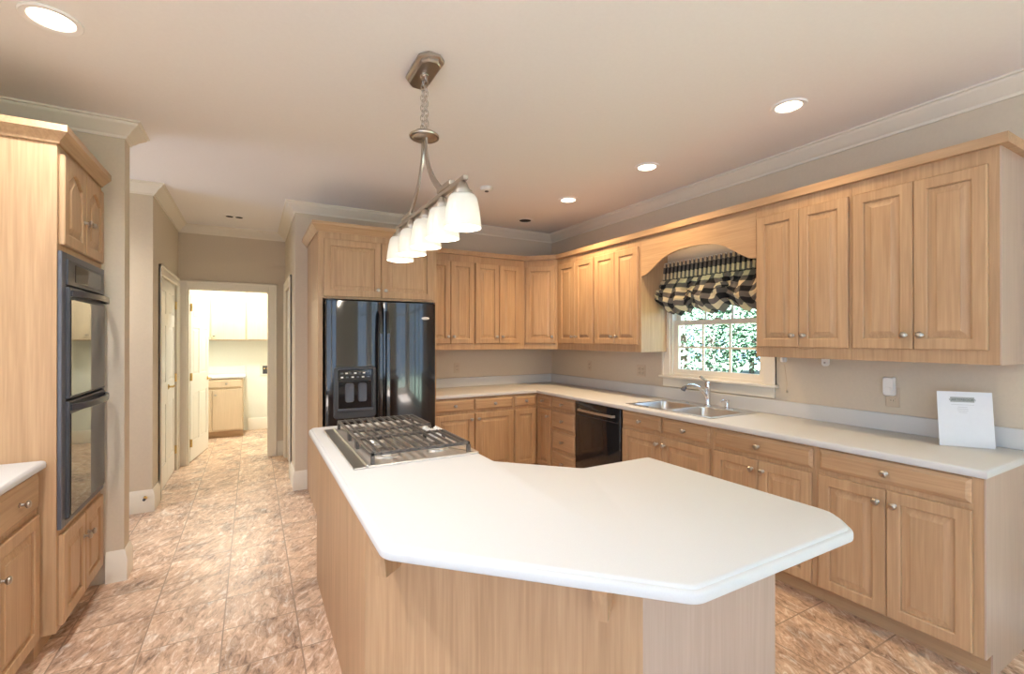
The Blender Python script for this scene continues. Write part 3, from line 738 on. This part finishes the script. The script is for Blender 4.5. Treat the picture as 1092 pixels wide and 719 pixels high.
# double oven
on = thing('double_oven', 'black glass double wall oven built into the tall maple cabinet', 'oven', (OX, OY0, 0), R(90))
a0, a1 = .026, ow - .026
MB().box((a0, .002, .580), (a1, .60, 1.875)).build('body', DARKP, on, 0)
MB().box((.006, -.016, .578), (.060, -.0008, 1.878), .002).box((a1 - .022, -.016, .578), (ow - .006, -.0008, 1.878), .002).box((.060, -.016, 1.850), (a1 - .022, -.0008, 1.878), .002).box((.060, -.016, .578), (a1 - .022, -.0008, .604), .002).build('frame', GREYP, on)
b0, b1 = .062, a1 - .024
cp = MB().box((b0, -.024, 1.725), (b1, -.0009, 1.848), .003).build('control_panel', DARKP, on)
MB().box((b0 + .10, -.0262, 1.745), (b1 - .06, -.0241, 1.832), .001).build('display', BLACKG, cp)
for z0, z1, nm in ((1.180, 1.715, 'upper'), (.610, 1.168, 'lower')):
    d = MB().box((b0, -.030, z0), (b1, -.0009, z1), .004).build('door', DARKP, on)
    MB().box((b0 + .012, -.0325, z0 + .012), (b1 - .012, -.0302, z1 - .060), .001).build('door_glass', BLACKG, d)
    zz = z1 - .030; m = MB(); n = 12
    m.tube([(b0 + .012 + (b1 - b0 - .024) * k / n, -.030 - .050 * math.sin(PI * k / n) ** .55, zz) for k in range(n + 1)], 0, flat=(.008, .015))
    m.build('handle', DARKP, d)

# ------------------------------------------------------------------ island
isl = thing('kitchen_island', 'maple island base with angled seating side under the big white top', 'island', (.345, 1.665, 0))
ip = [(0, 0), (.615, -.705), (1.240, -.705), (1.240, -.135), (.870, -.135), (.600, .150), (.600, 1.395), (0, 1.395)]
MB().prism([(x + .0, y) for x, y in offset_poly(ip, .006)], 2, 0, .8755).build('carcass', WV, isl, 0)
ipo = ip
def wallpanel(a, b, nm, mt=None, t=.0055):
    a = Vector(a); b = Vector(b); d = (b - a).normalized(); nrm = Vector((-d.y, d.x))
    p = [a, b, b + nrm * t, a + nrm * t]
    ln = (b - a).length
    o = MB().box((0, 0, 0), (ln, t, .8755)).build(nm, mt or WV, isl, 0)
    o.location = (a.x, a.y, 0); o.rotation_euler = (0, 0, math.atan2(d.y, d.x)); return o
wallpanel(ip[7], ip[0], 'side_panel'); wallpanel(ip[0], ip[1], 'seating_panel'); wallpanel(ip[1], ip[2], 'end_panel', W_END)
dia = Vector((ip[1][0] - ip[0][0], ip[1][1] - ip[0][1])); dln = dia.length; da = math.atan2(dia.y, dia.x)
def corbel(s):
    o = MB()
    prof = [(0, .8755), (-.125, .8755), (-.125, .84), (-.118, .815), (-.102, .785), (-.090, .745), (-.085, .700), (0, .700)]
    o.prism(prof, 0, s - .020, s + .020)
    b = o.build('corbel', WV, isl, 30); b.location = (ip[0][0], ip[0][1], 0); b.rotation_euler = (0, 0, da); return b
corbel(.125); corbel(.830)
it = [(.302, 3.135), (.302, 1.250), (.860, .692), (1.540, .692), (1.640, .790), (1.636, 1.602), (1.243, 1.602), (.972, 1.880), (.972, 3.135)]
itp = fillet(it, [.05, .075,   .06, .07, .10, .03, .02, .02, .03], 6)
IE = [(.006, .8765), (.001, .880), (0, .885), (0, .897), (.002, .902), (.007, .9055), (.013, .9065), (.0145, .9095), (.017, .9125), (.022, CT)]
tag(slab(MB(), itp, IE).build('island_top', COUNTER, smooth=40), 'large angled white island worktop with cooktop set into its narrow end', 'worktop')

# ------------------------------------------------------------------ cooktop on the island
ct = thing('gas_cooktop', 'stainless gas cooktop with black grates on the narrow end of the island', 'cooktop', (0, 0, CT))
tray = slab(MB(), fillet([(.428, 2.03), (.958, 2.03), (.958, 2.975), (.428, 2.975)], [.012] * 4, 3), [(0, .0004), (0, .006), (.003, .009), (.018, .009), (.022, .006)]).build('tray', TRAY, ct)
MB().box((.372, 2.028, .0004), (.4255, 2.978, .007), .002).box((.4255, 2.028, .0004), (.434, 2.978, .016), .002).build('vent_strip', STEEL, ct)
burn = [(.545, 2.20, .045), (.80, 2.20, .040), (.545, 2.80, .040), (.80, 2.82, .035), (.58, 2.50, .055)]
for x, y, r_ in burn:
    bz = MB().lathe([(r_ * 1.5, .0062), (r_ * 1.45, .012), (r_ * 1.1, .015), (r_ * 1.0, .024), (r_ * .9, .026)], (x, y, 0), seg=22).build('burner', TRAY, ct)
    MB().lathe([(r_ * .85, .0262), (r_ * .86, .033), (r_ * .8, .036), (r_ * .1, .037)], (x, y, 0), seg=22).build('burner_cap', IRON, bz)
def grate(x0, x1, y0, y1, nb):
    m = MB(); z0, z1 = .046, .060
    for a, b in (((x0, y0), (x1, y0 + .013)), ((x0, y1 - .013), (x1, y1)), ((x0, y0), (x0 + .016, y1)), ((x1 - .013, y0), (x1, y1))):
        m.box((a[0], a[1], z0), (b[0], b[1], z1), .002)
    for k in range(1, nb):
        x = x0 + (x1 - x0) * k / nb
        m.box((x - .0035, y0, z0 + .003), (x + .0035, y1, z1 + .002), .001)
    for x in (x0 + .008, x1 - .0065):
        for y in (y0 + .0065, y1 - .0065): m.box((x - .008, y - .008, .0062), (x + .008, y + .008, z0))
    m.build('grate', IRON, ct)
grate(.448, .915, 2.045, 2.395, 11); grate(.448, .815, 2.401, 2.599, 9); grate(.448, .915, 2.605, 2.955, 11)
for k in range(5):
    y = (2.43, 2.50, 2.57, 2.465, 2.535)[k]; x = .868 if k < 3 else .922
    MB().lathe([(.022, .0062), (.022, .012), (.019, .014), (.0185, .040), (.016, .045)], (x, y, 0), seg=18).box((x - .004, y - .018, .043), (x + .004, y + .018, .051), .002).build('knob', WHITEP, ct)

# ------------------------------------------------------------------ sink, taps
sn = thing('double_sink', 'stainless double-bowl sink set in the worktop below the window', 'sink', (0, 0, CT))
def bowl(m, x0, x1, y0, y1, dep):
    lp = lambda ins, z, r: [(x, y, z) for x, y in fillet([(x0 + ins, y0 + ins), (x1 - ins, y0 + ins), (x1 - ins, y1 - ins), (x0 + ins, y1 - ins)], [r] * 4, 4)]
    m.loops([lp(0, .004, .05), lp(.004, .0, .05), lp(.008, -dep + .03, .05), lp(.03, -dep, .04), lp(.10, -dep - .004, .03)], False, True)
m = MB()
rx0, rx1, ry0, ry1 = 2.752, 3.292, 2.112, 2.946
bx0, bx1 = 2.785, 3.175; ym = 2.530
# rim plate made of strips round the two bowls, plus the tap deck
bow = [(2.145, ym - .016), (ym + .016, 2.913)]
bowl(m, bx0, bx1, *bow[0], .155); bowl(m, bx0, bx1, *bow[1], .155)
m.build('bowls', STEEL, sn, 50)
m = MB()
for a, b in (((rx0, ry0), (bx0 + .002, ry1)), ((bx1 - .002, ry0), (rx1, ry1)), ((bx0, ry0), (bx1, bow[0][0] + .002)), ((bx0, bow[0][1] - .002), (bx1, bow[1][0] + .002)), ((bx0, bow[1][1] - .002), (bx1, ry1))):
    m.box((a[0], a[1], .0004), (b[0], b[1], .005))
for x0, x1 in ((bx0, bx1),):
    for y0, y1 in bow:   # fill the bowl corners of the plate
        for cx, sx in ((x0, 1), (x1, -1)):
            for cy, sy in ((y0, 1), (y1, -1)):
                p = [(cx, cy), (cx + sx * .05, cy)] + [(cx + sx * (.05 - .05 * math.sin(t)), cy + sy * (.05 - .05 * math.cos(t))) for t in (R(15), R(30), R(45), R(60), R(75))] + [(cx, cy + sy * .05)]
                m.prism(p, 2, .0008, .0048)
m.build('rim', STEEL, sn, 0)
for y0, y1 in bow:
    MB().lathe([(.040, -.158), (.043, -.1545), (.030, -.1525), (.012, -.150), (.010, -.140), (.004, -.138)], ((bx0 + bx1) / 2, (y0 + y1) / 2, 0), seg=18).build('drain', CHROME, sn)
for y in (2.30, 2.72):
    MB().lathe([(.016, .0052), (.016, .009), (.006, .011)], (3.24, y, 0), seg=14).build('hole_cover', CHROME, sn)
fa = thing('kitchen_tap', 'chrome single-lever kitchen tap on the sink deck below the window', 'tap', (3.235, 2.515, CT + .0052))
MB().lathe([(.031, 0), (.031, .006), (.024, .012), (.021, .030), (.021, .130), (.023, .138), (.023, .175), (.019, .190), (.010, .196)], seg=18).build('body', CHROME, fa)
MB().tube([(-.006, .002, .075), (-.045, .012, .122), (-.085, .022, .156), (-.125, .034, .172), (-.165, .046, .170), (-.200, .056, .156)], [.015, .0145, .0135, .0125, .012, .0115], 12).build('spout', CHROME, fa)
MB().tube([(-.196, .055, .160), (-.212, .060, .146), (-.220, .062, .132)], [.015, .019, .018], 12).build('spray_head', GREYP, fa)
MB().tube([(0, 0, .188), (-.020, .012, .210), (-.055, .030, .238)], [.010, .009, .011], 10).build('lever', CHROME, fa)
sd = thing('soap_dispenser', 'small chrome soap dispenser on the sink deck beside the tap', 'soap dispenser', (3.245, 2.345, CT + .0052))
MB().lathe([(.022, 0), (.022, .005), (.013, .012), (.011, .045), (.015, .050), (.015, .066), (.006, .070)], seg=16).build('body', CHROME, sd)
MB().tube([(0, 0, .060), (-.035, .010, .064), (-.058, .016, .052)], [.007, .006, .005], 8).build('spout', CHROME, sd)

# ------------------------------------------------------------------ balloon shade
sh = thing('window_shade', 'gathered black and cream checked balloon shade hung over the sink window', 'shade', (0, 0, 0))
def cloth(name, nu, nv, fn, uvf):
    me = bpy.data.meshes.new(name); vs, fs, uvs = [], [], []
    for j in range(nv + 1):
        for i in range(nu + 1):
            vs.append(fn(i / nu, j / nv)); uvs.append(uvf(i / nu, j / nv))
    for j in range(nv):
        for i in range(nu):
            a = j * (nu + 1) + i; fs.append((a, a + 1, a + nu + 2, a + nu + 1))
    me.from_pydata(vs, [], fs); me.update()
    uv = me.uv_layers.new(name='UVMap')
    for p in me.polygons:
        p.use_smooth = True
        for li in p.loop_indices: uv.data[li].uv = uvs[me.loops[li].vertex_index]
    me.materials.append(CHECK)
    return link(name, me, sh)
SY0, SY1, SZ = 3.030, 1.985, 2.150
def hdr(u, v):
    x = WX1 - .050 - .010 * math.sin(2 * PI * u * 24) * (0.6 + .5 * v) - .015 * v
    return (x, SY0 + (SY1 - SY0) * u, SZ - .165 * v + .003 * math.sin(2 * PI * u * 24 + 1))
cloth('header', 288, 10, hdr, lambda u, v: (u * 24, v * 1.5 + .15))
def bod(u, v):
    nb = 3; q = u * nb; s = q % 1.0
    sw = abs(math.sin(PI * s)) ** .8                                     # fullness between the gathered cords
    edge = max(0, 1 - u / .10) - max(0, 1 - (1 - u) / .10)
    y = SY0 + (SY1 - SY0) * u + .050 * edge * math.sin(PI * min(1, v * 1.05))
    y += .030 * (s - .5) * math.sin(PI * v) * (1 if abs(s - .5) < .5 else 0) * -1
    z = SZ - .160 - (.245 + .065 * sw) * v + .03 * edge * edge * v
    bul = math.sin(PI * min(1, v ** 1.25 * .93 + .03)) ** .9              # pouches out low down
    x = WX1 - .062 - .135 * bul * (.35 + .65 * sw)
    x -= .012 * math.sin(2 * PI * u * 24) * (1 - v) ** 2                  # gathers running down from the heading
    f = math.sin(2 * PI * (u * 10 + .12 * math.sin(5 * v + 9 * u)))
    x -= .020 * f * (.3 + .7 * math.sin(PI * v))
    c = 1 - sw                                                            # bunched cloth along the cords
    x -= .030 * c * math.sin(2 * PI * (v * 6 + u * 2)) * math.sin(PI * v)
    z += .016 * c * math.sin(2 * PI * (v * 6 + 1.2)) * math.sin(PI * v)
    x -= .014 * bul * math.sin(2 * PI * (v * 2.3 + 3.1 * math.sin(4 * u))) * v
    z += .012 * f * v
    if v > .93: x += (v - .93) / .07 * .05
    return (x, y, z)
def buv(u, v):
    s = (u * 3) % 1.0; d = s - .5
    return (u * 9.0 + .10 * math.sin(9 * v + 3 * u) - .5 * d * v * .6, v * 3.6 + .35 * d * d * 4 * v + .08 * math.sin(14 * u))
cloth('balloon', 260, 100, bod, buv)
MB().box((WX1 - .045, SY1, SZ - .012), (WX1 - .0265, SY0 + .003, SZ + .006), .002).build('mounting_board', TRIM, sh)

# ------------------------------------------------------------------ pendant lamp over the island
PXc, PY = .728, 2.17
pl = thing('pendant_lamp', 'brushed nickel five-shade pendant lamp hung on chains over the island', 'lamp', (PXc, PY, H))
cp_ = [(-.028, -.145), (.028, -.145), (.062, -.105), (.062, .105), (.028, .145), (-.028, .145), (-.062, .105), (-.062, -.105)]
slab(MB(), cp_, [(.0, -.001), (0, -.012), (.004, -.016), (.012, -.018), (.012, -.030), (.018, -.036)][::1]).build('ceiling_plate', NICKEL, pl)
MB().lathe([(.020, -.036), (.020, -.046), (.008, -.052)], seg=16).build('plate_boss', NICKEL, pl)
zm = 2.455 - H
for s in (-1, 1):
    m = MB(); n = 11; y0, z0 = s * .022, -.048; y1, z1 = s * .032, zm + .010
    for k in range(n):
        t = (k + .5) / n; o_ = (0, y0 + (y1 - y0) * t, z0 + (z1 - z0) * t)
        ax = (1, 0, 0) if k % 2 else (0, 1, 0)
        m.torus(o_, .0165, .0022, (0, 0, 1), ax, 14, 6, 1.0) if False else m.torus(o_, .010, .0020, (0, 0, 1), ax, 14, 6, 1.75)
    m.build('chain', NICKEL, pl)
MB().lathe([(.070, zm - .012), (.073, zm - .006), (.070, zm), (.052, zm + .006), (.048, zm + .014), (.020, zm + .018)], seg=28).lathe([(.045, zm - .022), (.060, zm - .012)], seg=28).build('hub', NICKEL, pl)
zb = 2.100 - H
for s in (-1, 1):
    pts_ = [(0, s * (.018 + .200 * (k / 12) ** 2.3), zm - .012 + (zb + .034 - zm + .012) * (k / 12)) for k in range(13)]
    MB().tube(pts_, 0, flat=(.015, .0045)).build('arm', NICKEL, pl)
    MB().box((-.014, min(s * .205, s * .360), zb + .0125), (.014, max(s * .205, s * .360), zb + .034), .003).build('foot', NICKEL, pl)
MB().box((-.010, -.500, zb - .008), (.011, .485, zb + .012), .003).build('lamp_bar', NICKEL, pl)
for k in range(5):
    y = (1.700, 1.925, 2.150, 2.370, 2.590)[k] - PY
    so = MB().lathe([(.010, zb - .0085), (.016, zb - .012), (.030, zb - .042), (.030, zb - .045), (.038, zb - .0455), (.038, zb - .055), (.044, zb - .056), (.044, zb - .061)], (0, y, 0), seg=20).build('socket', NICKEL, pl)
    MB().lathe([(.040, zb - .0615), (.050, zb - .064), (.057, zb - .074), (.064, zb - .105), (.070, zb - .145), (.0745, zb - .192), (.0715, zb - .192), (.067, zb - .145), (.061, zb - .105), (.054, zb - .077), (.047, zb - .068), (.034, zb - .0665)], (0, y, 0), seg=32, cap=False).build('lamp_shade', OPAL, pl, 60)
    MB().lathe([(.005, zb - .066), (.013, zb - .075), (.015, zb - .095), (.026, zb - .125), (.027, zb - .140), (.018, zb - .158), (.004, zb - .163)], (0, y, 0), seg=16).build('bulb', BULB, pl)
    l = bpy.data.lights.new('bulb_light', 'POINT'); l.energy = BULB_W; l.color = (1, .90, .74); l.shadow_soft_size = .03
    lo = link('bulb_light', l, pl, (0, y, zb - .185))

# ------------------------------------------------------------------ recessed lamps, ceiling fittings
def can(x, y, label, group, lit=True, col=CAN_COL, power=None, r=.092):
    t = thing('recessed_lamp', label, 'lamp', (x, y, H), 0, group)
    MB().lathe([(r, -.0005), (r, -.006), (r - .004, -.010), (r - .024, -.007), (r - .028, -.0008)], seg=32, cap=False).build('trim_ring', CEIL, t)
    ln = MB().lathe([(r - .0275, -.0012), (r - .0275, -.0045), (.002, -.0060)], seg=28).build('lens', LENS if lit else SLOT, t)
    if lit:
        l = bpy.data.lights.new('recessed_light', 'SPOT'); l.energy = power or CAN_W; l.color = col
        l.spot_size = R(150); l.spot_blend = .9; l.shadow_soft_size = .06
        link('recessed_light', l, t, (0, 0, -.075))
CG = 'recessed ceiling lamps over the sink wall'
can(2.636, 1.515, 'lit recessed ceiling lamp above the cabinet at the open counter end', CG, power=12)
can(2.630, 2.584, 'lit recessed ceiling lamp above the arched valance and sink', CG)
can(2.605, 3.562, 'lit recessed ceiling lamp above the dishwasher', CG, power=75)
can(2.643, 4.42, 'unlit dark recessed ceiling lamp near the diagonal corner cabinet', CG, lit=False)
can(-.719, 2.577, 'lit white recessed ceiling lamp near the tall oven cabinet', None, col=(1, .97, .95), power=44, r=.10)
can(-.719, 1.50, 'added recessed fill lamp over the short worktop, outside the picture', None, col=(1, .97, .95), power=95)  # unseen lamp, added to brighten the floor and island side
can(-.719, .42, 'added recessed fill lamp behind the camera on the oven side, outside the picture', None, col=(1, .97, .95), power=22)  # added out of view as fill for the oven side
can(-1.60, 4.35, 'added fill lamp in the passage hidden behind the wall end', None, col=(1, .92, .82), power=80)  # added behind the stub wall to lift the hall walls
sm = thing('smoke_detector', 'small round white smoke detector on the ceiling beyond the pendant lamp', 'smoke detector', (1.775, 3.62, H))
MB().lathe([(.055, -.0005), (.055, -.010), (.048, -.026), (.030, -.032)], seg=28).build('body', WHITEP, sm)
MB().lathe([(.018, -.0325), (.018, -.037), (.004, -.038)], seg=16).build('sensor_cap', DARKP, sm)
vt = thing('ceiling_vent', 'small ceiling fitting with two dark round openings in the hall', 'vent', (-.17, 5.81, H))
MB().box((-.095, -.05, -.006), (.095, .05, -.0005), .002).build('plate', CEIL, vt)
for s in (-1, 1): MB().lathe([(.034, -.0062), (.034, -.009), (.004, -.0095)], (s * .045, 0, 0), seg=18).build('opening', SLOT, vt)

# ------------------------------------------------------------------ outlets, plugs, notice
def outlet(label, loc, rot, wide=.072, n=1, group='almond outlets on the kitchen walls'):
    t = thing('wall_outlet', label, 'outlet', loc, rot, group)
    MB().box((-wide / 2, -.006, -.059), (wide / 2, -.0004, .059), .0025).build('cover_plate', ALMOND, t)
    for k in range(n):
        x = (k - (n - 1) / 2) * .046
        for z in (-.020, .020):
            s_ = MB().box((x - .016, -.0085, z - .014), (x + .016, -.0062, z + .014), .003).build('socket', ALMOND, t)
            MB().box((x - .007, -.0092, z - .005), (x - .005, -.0083, z + .005)).box((x + .005, -.0092, z - .005), (x + .007, -.0083, z + .005)).build('slot', SLOT, s_, 0)
    return t
outlet('almond outlet on the back wall between fridge and room corner', (2.037, WY1, 1.130), 0)
outlet('single almond outlet on the sink wall near the room corner', (WX1, 4.163, 1.155), FR)
outlet('double-width almond outlet beside the sink window', (WX1, 3.363, 1.148), FR, .118, 2)
outlet('almond outlet under the white plug-in air freshener', (WX1, 1.308, 1.118), FR)
af = thing('air_freshener', 'white plug-in air freshener in the outlet beside the paper notice', 'air freshener', (WX1 - .0095, 1.316, 1.187), FR)
MB().loops([rr(-.028, .028, -.060, .052, 0, .010), rr(-.030, .030, -.062, .054, -.020, .012), rr(-.024, .024, -.054, .046, -.034, .014)]).build('body', WHITEP, af)
MB().loops([rr(-.016, .016, -.030, -.008, -.0335, .006), rr(-.014, .014, -.028, -.010, -.037, .005)]).build('front_cap', WHITEP, af)
# two white fittings under the wall cabinets
cl = thing('cabinet_clip', 'white rounded plastic clip under the wall cabinet above the air freshener', 'clip', (3.27, 1.643, UZ0))
MB().loops([[(x, -.010, z) for x, z in fillet([(-.020, -.058), (.020, -.058), (.020, -.0006), (-.020, -.0006)], [.018, .018, .002, .002], 4)], [(x, .010, z) for x, z in fillet([(-.020, -.058), (.020, -.058), (.020, -.0006), (-.020, -.0006)], [.018, .018, .002, .002], 4)]]).build('tab', WHITEP, cl, loc=(0, 0, 0), rotz=FR)
MB().lathe([(.006, .010), (.006, .014)], (0, 0, -.035), '-x', 10).build('screw', NICKEL, cl)
hk = thing('cord_hook', 'white plastic hook with hanging cord under the wall cabinet beside the window', 'hook', (3.30, 1.935, UZ0))
MB().box((-.012, -.020, -.012), (.012, .020, -.0006), .003).lathe([(.018, -.045), (.022, -.030), (.018, -.012)], seg=16).build('hook_body', WHITEP, hk)
MB().tube([(0, 0, -.040), (.012, -.004, -.10), (.028, -.006, -.19), (.034, 0, -.25)], .0022, 6).build('cord', ALMOND, hk)
MB().lathe([(.004, -.265), (.008, -.258), (.007, -.245)], (.034, 0, 0), seg=10).build('cord_pull', ALMOND, hk)
# paper notice leaning on the upstand
nd = Vector((.133, -.179)); na = math.atan2(nd.y, nd.x)
pn = thing('paper_notice', 'white printed paper notice propped up on the worktop end', 'notice', (3.113, 1.016, CT + .0015), na)
tilt = Matrix.Rotation(R(-7), 3, 'X')
sheet = MB().box((0, 0, 0), (.218, .0012, .280), rot=tilt).build('sheet', PAPER, pn, 0)
def words_mesh(txt, size, x, z, mat, nm):
    cu = bpy.data.curves.new(nm, 'FONT'); cu.body = txt; cu.size = size; cu.align_x = 'CENTER'; cu.extrude = .0001
    t = bpy.data.objects.new(nm, cu); COL.objects.link(t)
    bpy.context.view_layer.update()
    me = bpy.data.meshes.new_from_object(t.evaluated_get(bpy.context.evaluated_depsgraph_get()))
    bpy.data.objects.remove(t)
    rm = Matrix.Rotation(R(90), 3, 'X')
    for v in me.vertices: v.co = tilt @ (rm @ v.co + Vector((x, -.0009, z)))
    me.materials.clear(); me.materials.append(mat)
    return link(nm, me, sheet)
MB().box((.053, -.0004, .226), (.148, -.00005, .252), rot=tilt).build('heading_block', HEADB, sheet, 0)
words_mesh('CARTERBOOKS', .0152, .1005, .2335, INK, 'heading_text')
for k, (x0, x1, z) in enumerate(((.056, .146, .212), (.082, .120, .200), (.078, .122, .191), (.080, .122, .182), (.084, .118, .173))):
    MB().box((x0, -.0004, z), (x1, -.00005, z + .0016), rot=tilt).build('printed_line', INKL, sheet, 0)
# door stop
dsb = thing('door_stop', 'small bronze door stop on the baseboard of the passage wall', 'door stop', (-.785, 4.9225, .125))
MB().lathe([(.014, 0), (.014, .004), (.006, .006), (.006, .050)], axis='-y', seg=12).build('stem', BRASS, dsb)
MB().lathe([(.010, .0505), (.011, .062), (.006, .066)], axis='-y', seg=12).build('tip', DARKP, dsb)

# ------------------------------------------------------------------ laundry room beyond
LY = 8.02
lc = cab('laundry_cabinet', 'pale wooden base cabinet with drawer and doors in the laundry room', 'cabinet', (-.90, LY, 0), 0, .78, 8.55 - LY - .003, .10, .8755)
lc.children[0].data.materials[0] = W_LAUN
drawer(lc, .02, .765, .735, .862, False, W_LAUN); 
for x in (.19, .57): knob(lc.children[2], x, .80)
for a, b_, kx in ((.02, .387, .345), (.393, .765, .435)):
    dd_ = MB().box((a, -T, .125), (b_, -.0005, .715), .003).build('door', W_LAUN, lc); knob(dd_, kx, .64)
lt = thing('laundry_worktop', 'white worktop with upstand on the laundry base cabinet', 'worktop', (0, 0, 0))
slab(MB(), [(-.92, LY - .03), (-.085, LY - .03), (-.085, 8.547), (-.92, 8.547)], EDGE).build('top', COUNTER, lt)
MB().box((-.92, 8.527, CT + .0005), (-.09, 8.547, 1.03), .003).build('upstand', COUNTER, lt)
ux = [(-1.0, -.08), (-.0795, .84)]
for k, (x0, x1) in enumerate(ux):
    lu = cab('laundry_wall_cabinet', ('pale two-door wall cabinet above the laundry worktop', 'pale wall cabinet in the laundry room above the washer box')[k], 'cabinet', (x0, 8.235, 0), 0, x1 - x0 - .001, .312, 1.435, 2.35, 'pale laundry wall cabinets', toe=False)
    lu.children[0].data.materials[0] = W_LAUN
    w2 = x1 - x0; sp_ = .46 if k == 0 else w2 / 2
    for a, b_, kx in ((.012, sp_ - .002, sp_ - .04), (sp_ + .002, w2 - .012, sp_ + .04)):
        dd_ = MB().box((a, -T, 1.447), (b_, -.0005, 2.338), .003).build('door', W_LAUN, lu)
        knob(dd_, kx, 1.51)
wbx = thing('washer_box', 'pale recessed washer outlet box on the laundry wall', 'outlet box', (.19, 8.55, .955))
MB().box((-.075, -.012, -.095), (.075, -.0005, .095), .003).build('surround', TRIM, wbx)
MB().box((-.045, -.0135, -.065), (.045, -.0122, .065)).build('recess', DARKP, wbx, 0)
for x in (-.02, .02): MB().lathe([(.008, .0136), (.008, .022), (.012, .024), (.012, .030)], (x, 0, .02), '-y', 10).build('valve', BRASS, wbx)
ll = thing('laundry_ceiling_lamp', 'round ceiling lamp of the laundry room hidden by the door head', 'lamp', (-.2, 7.4, H))
MB().lathe([(.16, -.0005), (.16, -.03), (.14, -.035)], seg=28).build('base', NICKEL, ll)
MB().lathe([(.145, -.0355), (.13, -.07), (.08, -.10), (.01, -.112)], seg=28).build('lamp_shade', BULB, ll)
l = bpy.data.lights.new('laundry_light', 'POINT'); l.energy = 115; l.color = (.97, 1, .90); l.shadow_soft_size = .12
link('laundry_light', l, ll, (0, 0, -.25))

# ------------------------------------------------------------------ outdoors, through the sink window
struct(MB().box((3.6, -14, -.45), (32, 30, -.40)).build('ground', GROUND, smooth=0), 'leafy ground outside the window')
def tree(x, y, h, r, seed):
    rnd = random.Random(seed)
    t = thing('tree', 'pale green leafy tree outside the sink window', 'tree', (x, y, -.40), 0, 'trees outside the window')
    m = MB(); m.tube([(0, 0, 0), (.05, .03, h * .35), (-.03, .08, h * .7), (0, 0, h * .95)], [.13, .11, .07, .03], 8)
    for k in range(7):
        z = h * (.25 + .09 * k); a = rnd.random() * 2 * PI; L_ = r * .8
        m.tube([(0, 0, z), (math.cos(a) * L_ * .5, math.sin(a) * L_ * .5, z + .3), (math.cos(a) * L_, math.sin(a) * L_, z + .45)], [.04, .03, .012], 6)
    m.build('trunk', BARK, t)
    vs, fs = [], []
    for k in range(6500):
        while True:
            p = Vector((rnd.uniform(-1, 1), rnd.uniform(-1, 1), rnd.uniform(-1, 1)))
            if p.length < 1: break
        p = Vector((p.x * r, p.y * r, h * .55 + p.z * h * .5))
        s = rnd.uniform(.035, .075) * (1.0 if x < 15 else 2.6) ; u = Vector((rnd.gauss(0, 1), rnd.gauss(0, 1), rnd.gauss(0, 1))).normalized(); v = u.orthogonal().normalized()
        b = len(vs); vs += [tuple(p + u * s), tuple(p + v * s * .5), tuple(p - u * s), tuple(p - v * s * .5)]; fs.append((b, b + 1, b + 2, b + 3))
    me = bpy.data.meshes.new('foliage'); me.from_pydata(vs, [], fs); me.update(); me.materials.append(LEAF)
    link('foliage', me, t)
for i, (x, y, h, r) in enumerate(((7.2, 6.2, 4.8, 1.35), (9.3, 8.9, 5.6, 1.55), (7.4, 3.3, 4.6, 1.3), (12.5, 9.6, 6.8, 1.6), (10.2, 5.5, 5.6, 1.6), (13.2, 13.4, 7.2, 1.9), (14.0, 6.2, 7.2, 1.7), (16.5, 17.5, 9, 2.4), (17.5, 12.4, 9, 2.0), (18.7, 7.4, 9, 2.0), (11.2, 2.6, 6.0, 1.5), (17.8, 2.4, 8.0, 1.9), (21.5, 20.4, 11, 2.4), (22.6, 14.9, 11, 2.4), (23.8, 9.6, 11, 2.1), (22.4, 4.4, 10, 2.1))):
    tree(x, y, h, r, i + 3)
